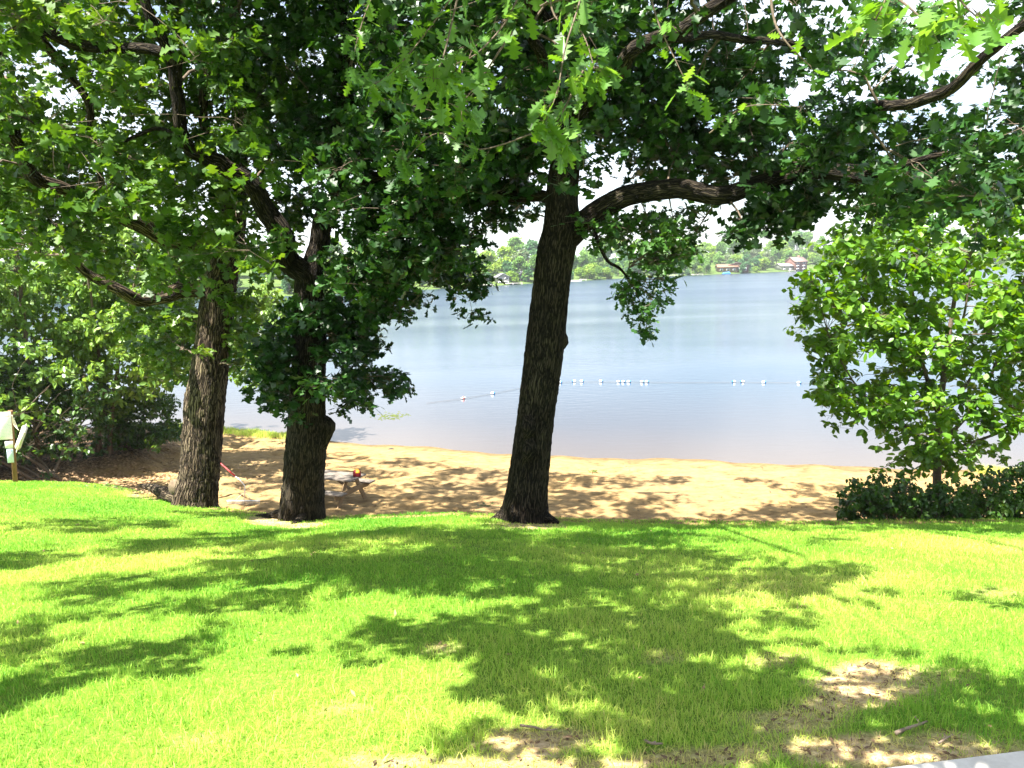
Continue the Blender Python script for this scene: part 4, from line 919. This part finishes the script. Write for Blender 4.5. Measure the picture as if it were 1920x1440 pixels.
# life ring
M_ring = flat('dirty_white_plastic', (.62, .62, .55), .5); M_rope = flat('cream_rope', (.60, .56, .42), .9)
rc_ = P(40,820,16.95); lr = empty('life_ring', rc_, 'off white life ring with rope hanging on the side of the notice post', 'life ring')
ax = np.array([.80, .45, -.38]); ax /= np.linalg.norm(ax); u1 = np.cross(ax, [0, 1.0, 0]); u1 /= np.linalg.norm(u1); u2 = np.cross(ax, u1)
th = np.linspace(0, 2*math.pi, 41); ring = np.array([rc_ + u1*math.cos(a_)*.225 + u2*math.sin(a_)*.225 for a_ in th])
mbx = MB(); tube(mbx, ring, np.full(41, .058), 14, cap=False); mbx.build('ring', M_ring, lr, smooth=True, attrs=True)
mbx = MB(); gp = []
for a_ in np.linspace(0, 2*math.pi, 49):
    sag = abs(math.sin(2*a_)); gp.append(rc_ + (u1*math.cos(a_)+u2*math.sin(a_))*(.288+.055*sag) + np.array([0, 0, -.02*sag]))
tube(mbx, np.array(gp), np.full(49, .007), 6, cap=False); mbx.build('grab_rope', M_rope, lr, smooth=True, attrs=True)
mbx = MB()
for k in range(4):
    mbx = MB(); a_ = math.pi/4+k*math.pi/2; cc = rc_ + (u1*math.cos(a_)+u2*math.sin(a_))*.225; tg = -u1*math.sin(a_)+u2*math.cos(a_)
    tube(mbx, [cc-tg*.022, cc+tg*.022], [.062, .062], 14); mbx.build('band', M_rope, lr, smooth=True, attrs=True)
mbx = MB(); tp = P(22,778,16.93); nh = rc_ + np.array([-.05, 0, .16])
for k in range(3):
    o_ = np.array([.012*k, -.01*k, 0]); tube(mbx, [tp+o_, (tp+nh)/2+np.array([.02-.03*k, 0, -.03]), nh+o_*2], [.007]*3, 6, step=.05)
mbx.build('hanging_rope', M_rope, lr, smooth=True, attrs=True)

# ---- swim-line buoys
M_bw = flat('white_float', (.82, .82, .82), .4); M_bb = flat('blue_float', (.02, .16, .42), .4)
def wpt(px, py): d = ray(px, py); return EYE + d*(-7.0/d[2])
BU = [(869,748,2),(924,739,1),(1050,718,1),(1076,716,0),(1091,716,1),(1127,716,1),(1160,717,1),(1169,717,1),(1179,717,1),(1204,717,1),(1213,717,1),(1376,717,0),(1392,717,0),(1432,718,1),(1498,719,1)]
ORD = ['first','second','third','fourth','fifth','sixth','seventh','eighth','ninth','tenth','eleventh','twelfth','thirteenth','fourteenth','fifteenth']
EX = ['lone long white float at the near left end of the swim rope', 'white float just left of the leaning oak trunk', 'white float touching the right side of the leaning oak trunk', 'white float with a blue left end, right of the oak trunk',
      'blue ended float beside the fourth float', 'single blue and white float alone between two groups', 'left float of the close trio', 'middle float of the close trio', 'right float of the close trio', 'left float of the touching pair', 'right float of the touching pair',
      'left float of the pair beyond the long gap', 'right float of the pair beyond the long gap', 'single float between the far pair and the young tree', 'last white float next to the young tree crown']
pb_ = MB()
def float_body(x0, x1, r, name, m_, parent):
    mbx = MB(); k = 9; t_ = np.linspace(0, 1, k); r *= .64; rr = r*np.clip(np.sin(np.pi*(.12+.76*t_)), .2, 1)**.5
    if True: x0 *= .62; x1 *= .62
    tube(mbx, np.stack([x0+(x1-x0)*t_, 0*t_, 0*t_], 1), rr, 14); return mbx.build(name, m_, parent, smooth=True, local=True, attrs=True)
for i, (px, py, kd) in enumerate(BU):
    q = wpt(px, py); big = 1.0
    e = empty('buoy', (q[0], q[1], .05), EX[i] + (', ' + ORD[i] + ' from the left' if len((EX[i]).split()) < 12 else ''), 'buoy', 'floats along the swimming area rope', rz=R(25) if kd == 2 else R(random.uniform(-6, 6)))
    if kd == 2:
        float_body(-.21, .21, .085, 'float_body', M_bw, e)
        mbx = MB(); tube(mbx, [(-.03, 0, 0), (.03, 0, 0)], [.09, .09], 14); mbx.build('band', M_redp, e, local=True, smooth=True, attrs=True)
    else:
        s_ = -1 if kd == 0 else 1
        float_body(-.17, .12, .115, 'float_body', M_bw, e) if s_ > 0 else float_body(-.12, .17, .115, 'float_body', M_bw, e)
        float_body(s_*.05, s_*.19, .118, 'float_end', M_bb, e)
rp_ = [wpt(q[0], q[1]) + np.array([0, 0, .03]) for q in [(800,757),(869,748),(924,739),(980,728),(1050,718),(1120,717),(1210,717.5),(1290,718),(1376,717.5),(1432,718),(1500,719),(1700,722),(2000,728)]]
mbx = MB(); tube(mbx, np.array(rp_), np.full(len(rp_), .006), 6, step=.4); o = mbx.build('float_rope', flat('wet_rope', (.14, .12, .10), .8), attrs=True); tag(o, 'thin dark rope linking the line of floats across the water', 'rope')
# patch of floating weed
q = wpt(735,780); mbx = MB(); n_ = 90; x = q[0]+rng.normal(size=n_)*.35; y = q[1]+rng.normal(size=n_)*.45
put_leaves(mbx, np.stack([x, y, np.full(n_, .01)], 1), rng.uniform(.08, .16, n_), rng.uniform(0, 6.28, n_), np.zeros(n_), np.zeros(n_), rng.uniform(.5, 1, n_), 'oval', 1.5)
o = mbx.build('floating_weed', M_leafC); tag(o, 'pale green mat of weed floating near the beach behind the forked oak', 'water weed', kind='stuff')
# dark stone on the wet sand
q = P(733,833,29.0); q[2] = ground(q[0], q[1]); mbx = MB(); t_ = np.linspace(0, 1, 7)
tube(mbx, np.stack([q[0]-.12+.24*t_, q[1]+0*t_, q[2]+.02+0*t_], 1), .06*np.sin(np.pi*(.08+.84*t_)), 10, rough=.12)
o = mbx.build('stone', noisy('dark_stone', (.03, .03, .03), (.10, .09, .08)), smooth=True, attrs=True); tag(o, 'small dark stone at the waterline behind the picnic table', 'stone')

# ------------------------------------------------------------ far shore
_fs = np.array([wpt(*q) for q in [(-900,590),(-300,580),(300,565),(740,546),(900,537.5),(1070,527.5),(1240,518.5),(1380,513),(1500,508.5),(1620,505),(1900,499),(2400,488)]])
def far_y(X): return np.interp(X, _fs[:, 0], _fs[:, 1]) + 3*np.sin(X*.045) + 1.5*np.sin(X*.13)
def far_z(X, y):
    d = y-far_y(X); top = np.interp(X, [-300, -60, 0, 60, 120, 200, 330], [7, 7, 7, 9, 11, 13, 15])
    s = np.clip(d/90, 0, 1)
    return np.where(d < 0, d*.3, .5*np.clip(d/3, 0, 1) + top*s*s*(3-2*s)) + .3*np.sin(X*.11)*np.clip(d/30, 0, 1)
M_fargr = noisy('far_meadow', (.04, .08, .02), (.10, .14, .035), scale=.12, rough=1, bump=0, spec=.1)
xs = np.linspace(-420, 900, 200); ysf = far_y(xs)[:, None] + np.concatenate([[-6], np.linspace(0, 120, 28), [200, 400, 900]])[None, :]
grid('far_hill', M_fargr, xs, ysf, far_z, lambda V: np.zeros(len(V)))

far_mats = [leafmat('far_leaf_mid', [(.07, .16, .03), (.11, .22, .045), (.16, .29, .07)], .25, .7, .2),
            leafmat('far_leaf_yellow', [(.11, .21, .03), (.16, .27, .04), (.22, .32, .05)], .25, .7, .2),
            leafmat('far_leaf_blue', [(.04, .11, .04), (.06, .15, .055), (.08, .18, .065)], .25, .7, .2),
            leafmat('far_leaf_grey', [(.09, .13, .06), (.12, .16, .08), (.15, .19, .10)], .25, .7, .2)]
M_ftr = flat('far_trunk', (.10, .08, .06), .9)
def far_proto(k, name, label, shape):
    e = empty(name, (0, 0, 0), label, 'tree', 'trees along the far shore'); r = np.random.default_rng(100+k)
    mbx = MB(); tube(mbx, np.array([(0, 0, -.6), (.1, 0, 3.0), (0, .1, 6.0)]), [.28, .2, .1], 7, step=.8)
    for q in range(3):
        a_ = q*2.1+k; tube(mbx, np.array([(0, 0, 2.6), (math.cos(a_)*1.2, math.sin(a_)*1.2, 5), (math.cos(a_)*2.2, math.sin(a_)*2.2, 7)]), [.12, .08, .04], 5, step=.8)
    mbx.build('trunk', M_ftr, e, smooth=True, attrs=True)
    mbx = MB(); nb_ = 16; hgt, wdt = shape
    C = []; 
    for q in range(nb_):
        z_ = r.uniform(.10, .92); ra = math.sin(math.pi*min(1, (z_*.85+.15)))**.6*wdt*r.uniform(.35, .8); a_ = r.uniform(0, 6.28)
        C.append((math.cos(a_)*ra, math.sin(a_)*ra, z_*hgt, wdt*r.uniform(.30, .48)))
    for (cx, cy, cz, cr_) in C:
        n_ = 95; v = r.normal(size=(n_, 3)); v /= np.linalg.norm(v, axis=1)[:, None]; v[:, 2] *= .8
        base = np.array([cx, cy, cz]) + v*cr_*r.uniform(.7, 1.05, n_)[:, None]
        put_leaves(mbx, base, r.uniform(.5, 1.0, n_), r.uniform(0, 6.28, n_), r.normal(0, .6, n_), r.normal(0, .7, n_), np.clip(r.normal(.5, .2)+r.normal(size=n_)*.12, 0, 1), 'oval', 1.6)
    mbx.build('crown', far_mats[k % 4], e)
    return e
def copy_tree(o, loc, sc, rz, label=None):
    c = o.copy(); COL.objects.link(c); c.location = loc; c.scale = (sc, sc, sc*1.0); c.rotation_euler = (0, 0, rz)
    if label: c['label'] = label
    for ch in o.children:
        d = ch.copy(); COL.objects.link(d); d.parent = c
    return c
LAB = ['mid green round tree in the wood along the far shore', 'yellowish green tree in the wood along the far shore', 'dark bluish green tree in the wood along the far shore', 'pale greyish green tree in the wood along the far shore']
protos = [far_proto(k, 'far_tree', LAB[k % 4], [(10, 4.2), (9, 4.5), (9, 3.8), (10, 4.4), (12, 4.4), (8, 4.6), (7, 3.6)][k]) for k in range(7)]
used = [False]*7
hz_ = [(1375,505,8),(1493,500,9),(945,530,6),(975,528,5),(1090,524,5),(1440,505,5)]    # house clearings (px, py, half width m)
def X_at(px, Yf=None):
    q = wpt(px, float(np.interp(px, [740, 900, 1240, 1500, 1900], [546, 537.5, 518.5, 508.5, 499]))); return q
HX = []
def place_far(x, y, k, sc):
    loc = (x, y, float(far_z(np.float64(x), np.float64(y)))-.2); rz = random.uniform(0, 6.28)
    if not used[k]:
        protos[k].location = loc; protos[k].scale = (sc,)*3; protos[k].rotation_euler = (0, 0, rz); used[k] = True
    else: copy_tree(protos[k], loc, sc, rz)
houses = [(1372,511,9,-4,13,8),(1492,508,9,0,9,16),(941,535,8,0,4,5.5),(1076,527.5,1.5,0,5,2.6),(1470,508,14,0,7,5),(1530,508,14,0,7,5.5)]
for h_ in houses:
    q = X_at(h_[0]); HX.append((q[0], q[1]+h_[2], h_[4]))
def clear(x, y):
    for hx_, hy_, w_ in HX:
        if abs(x-hx_*(y/hy_)) < w_*.5+1.5 and y < hy_+4: return False
    return True
wt = [0, 0, 0, 1, 1, 2, 2, 3, 4, 5, 5, 6]
rows = [(2.5, 4.6, .55), (11, 5.8, .78), (28, 8.0, .95), (50, 9.5, 1.0), (78, 10.5, 1.0)]
nf = 0
for d0, stp, sc in rows:
    x = -230.0
    while x < 330:
        x += stp*random.uniform(.7, 1.3); y = float(far_y(x)) + d0 + random.uniform(-3, 3); s_ = sc*random.uniform(.75, 1.25)
        if not (-150 < 960 + FPX*x/y < 2080): continue
        if 960 + FPX*x/y < 640 and random.random() < .2: continue
        if 960 + FPX*x/y > 1700 and random.random() < .4: continue
        if d0 < 30 and not clear(x, y): continue
        if d0 < 6 and random.random() < .2: continue
        k = random.choice(wt); k = random.choice([2, 6, 0, 5]) if d0 < 12 else k
        place_far(x, y, k, s_); nf += 1
for px, dd_, s_ in [(1512,95,1.5),(1495,92,1.25),(1527,94,1.3),(1305,70,1.1),(1235,70,1.15)]:
    q = X_at(px); x = q[0]*(q[1]+dd_)/q[1]; place_far(x, float(far_y(x))+dd_, 2 if s_ > 1.2 else 1, s_); nf += 1
print('far trees', nf, flush=True)
for k in range(7):
    if not used[k]: place_far(100+k*8, float(far_y(100+k*8))+50, k, .9)

# houses, sheds, docks
def house(label, px, back, w_, h_, wallc, roofc, rz=0, dep=8, gable='front', name='house', storeys=2, cat='house', chim=False):
    q = X_at(px); y = q[1]+back; x = q[0]*y/q[1]; z = float(far_z(np.float64(x), np.float64(y)))-.3
    e = empty(name, (x, y, z), label, cat, None, rz); w_ *= .85; h_ *= .82
    mw_ = noisy('house_wall', tuple(v*.85 for v in wallc), wallc, scale=1.5, rough=.9, bump=0); mr_ = noisy('house_roof', tuple(v*.8 for v in roofc), roofc, scale=1.5, rough=.9, bump=0)
    hw = h_*.68; mbx = MB(); a_, b_ = w_/2, dep/2
    if gable == 'front': V = [(-a_,-b_,0),(a_,-b_,0),(a_,b_,0),(-a_,b_,0),(-a_,-b_,hw),(a_,-b_,hw),(a_,b_,hw),(-a_,b_,hw),(0,-b_,h_-.05),(0,b_,h_-.05)]; F = [(0,1,5,8,4),(1,2,6,5),(2,3,7,9,6),(3,0,4,7),(3,2,1,0)]
    else: V = [(-a_,-b_,0),(a_,-b_,0),(a_,b_,0),(-a_,b_,0),(-a_,-b_,hw),(a_,-b_,hw),(a_,b_,hw),(-a_,b_,hw),(-a_,0,h_-.05),(a_,0,h_-.05)]; F = [(0,1,5,4),(1,2,6,9,5),(2,3,7,6),(3,0,4,8,7),(3,2,1,0)]
    mbx.add(np.array(V, float), F); mbx.build('wall', mw_, e, local=True)
    mbx = MB(); ov = .5
    if gable == 'front':
        for s_ in (-1, 1): mbx.beam((s_*(a_+ov), 0, hw-.35*ov), (0, 0, h_), dep+2*ov, .22, up=(0, 1, 0)) if False else mbx.add(*slab([(s_*(a_+ov), -b_-ov, hw-ov*(h_-hw)/a_), (0, -b_-ov, h_), (0, b_+ov, h_), (s_*(a_+ov), b_+ov, hw-ov*(h_-hw)/a_)]))
    else:
        for s_ in (-1, 1): mbx.add(*slab([(-a_-ov, s_*(b_+ov), hw-ov*(h_-hw)/b_), (-a_-ov, 0, h_), (a_+ov, 0, h_), (a_+ov, s_*(b_+ov), hw-ov*(h_-hw)/b_)]))
    ro = mbx.build('roof', mr_, e, local=True)
    if chim:
        mbx = MB(); mbx.box((a_*.4, 0, h_+.1), (.9, .9, 2.0)); mbx.build('chimney', mw_, ro, local=True)
    for st_ in range(storeys):
        nwin = max(2, int(w_/3)); zz = hw*(st_+.5)/storeys
        for k in range(nwin):
            xx = -a_+w_*(k+.5)/nwin; mbx = MB(); mbx.box((xx, -b_-.03, zz), (1.5, .12, min(1.5, hw/storeys*.6))); wf = mbx.build('window', M_bw, e, local=True)
            mbx = MB(); mbx.box((xx, -b_-.08, zz), (1.25, .06, min(1.25, hw/storeys*.48))); mbx.build('pane', M_glass, wf, local=True)
    return e
def slab(q, th=.22):
    q = np.array(q, float); return np.concatenate([q, q+np.array([0, 0, th])]), [(3,2,1,0),(4,5,6,7),(0,1,5,4),(1,2,6,5),(2,3,7,6),(3,0,4,7)]
M_glass = noisy('dark_window_glass', (.02, .03, .04), (.06, .08, .10), scale=2, rough=.15, bump=0, spec=.6)
house('brown low gabled house on the far shore, left of the tall brick house', 1382, 9, 13, 6.5, (.16, .09, .06), (.10, .07, .06), R(-12), 10, 'front', storeys=1)
house('long brown roofed wing house with orange tinted roof beside the brown gabled house', 1362, 13, 12, 5.2, (.20, .13, .09), (.24, .14, .09), R(-5), 8, 'side', storeys=1)
house('tall red brick house with pale stonework on the far shore', 1492, 10, 9.5, 9.5, (.26, .14, .11), (.22, .15, .13), R(14), 10, 'side', storeys=3, chim=True)
house('grey house with a pale roof left of the tall brick house', 1470, 17, 9, 5, (.34, .33, .31), (.30, .29, .28), R(6), 9, 'side')
0 and house('white house far right of the brick house, partly hidden by trees', 1528, 22, 8, 5.5, (.66, .64, .62), (.40, .40, .42), R(-8), 9, 'side')
house('grey house with a steep gable among trees left of the leaning oak', 941, 9, 5, 4.4, (.36, .34, .34), (.20, .20, .22), R(10), 7, 'front')
house('dark grey house higher on the slope left of the leaning oak trunk', 981, 20, 5, 4.4, (.26, .27, .30), (.16, .17, .19), R(-10), 7, 'side')
house('white boathouse at the waterline right of the leaning oak trunk', 1077, 2.2, 6, 2.4, (.40, .40, .39), (.34, .34, .34), R(-6), 4, 'side', name='boathouse', storeys=1, cat='boathouse')
0 and house('small grey house half hidden in trees above the white boathouse', 1124, 22, 7, 6, (.42, .40, .38), (.30, .30, .30), R(6), 6, 'side')
M_dock = flat('dock_plank', (.60, .58, .54), .8)
def dock(label, px, ln, wd_=1.6):
    q = X_at(px); x = q[0]; y = float(far_y(x)); e = empty('dock', (x, y-1.0, 0), label, 'dock', 'docks along the far shore')
    mbx = MB(); mbx.box((0, 0, .55), (ln, wd_, .12)); mbx.build('deck', M_dock, e, local=True)
    for k in range(int(ln//2.5)+1):
        mbx = MB(); mbx.box((-ln/2+.3+k*(ln-.6)/max(1, int(ln//2.5)), -wd_/2+.1, 0), (.14, .14, 1.4)); mbx.build('pile', M_dock, e, local=True)
dock('long pale dock below the grey houses left of the leaning oak', 962, 7)
dock('pale dock at the waterline under the hanging oak twig', 1262, 6)
dock('pale dock in front of the tall brick house', 1488, 4)
dock('short dock next to the white boathouse', 1095, 3)
dock('pale low dock between the hanging twig and the brown house', 1300, 8)
dock('pale dock by the left curtain of oak leaves on the far shore', 915, 4)
# small blue boat hull
q = X_at(1358); bx_, by_ = q[0], float(far_y(q[0]))-4
e = empty('boat', (bx_, by_, 0), 'small blue covered boat moored below the brown house on the far shore', 'boat')
def hull(ln, wd_, ht):
    V = []; k = 9
    for i in range(k):
        t_ = i/(k-1); hw_ = wd_/2*math.sin(math.pi*min(.5, (1-t_)*.62+.0))**.7; x_ = -ln/2+ln*t_
        V += [(x_, -hw_, ht*(1+.25*t_)), (x_, -hw_*.65, -.1), (x_, hw_*.65, -.1), (x_, hw_, ht*(1+.25*t_))]
    F = [(i*4+j, i*4+j+1, i*4+5+j, i*4+4+j) for i in range(k-1) for j in range(3)] + [(i*4+3, i*4, i*4+4, i*4+7) for i in range(k-1)] + [(0, 3, 2, 1)]
    return np.array(V), F
mbx = MB(); mbx.add(*hull(4.2, 1.7, .6)); mbx.build('hull', flat('blue_hull', (.05, .20, .50), .4), e, local=True)
mbx = MB(); V_, F_b = hull(3.2, 1.4, .55); V_[:, 2] = V_[:, 2]*1.3+.35; mbx.add(V_, F_b); mbx.build('cover', flat('blue_cover', (.08, .28, .55), .8), e, local=True)

# ------------------------------------------------------------ air over the lake
hm = bpy.data.materials.new('haze'); hm.use_nodes = True; hn = hm.node_tree.nodes; hn.remove(hn['Principled BSDF'])
pv = hn.new('ShaderNodeVolumePrincipled'); pv.inputs['Color'].default_value = (.86, .93, 1, 1); pv.inputs['Density'].default_value = .00022; pv.inputs['Anisotropy'].default_value = .2
hm.node_tree.links.new(pv.outputs[0], hn['Material Output'].inputs['Volume'])
HAZE = True
if HAZE:
    mbx = MB(); mbx.box((0, 1700, 19), (7600, 6400, 48)); o = mbx.build('haze', hm); tag(o, kind='stuff')
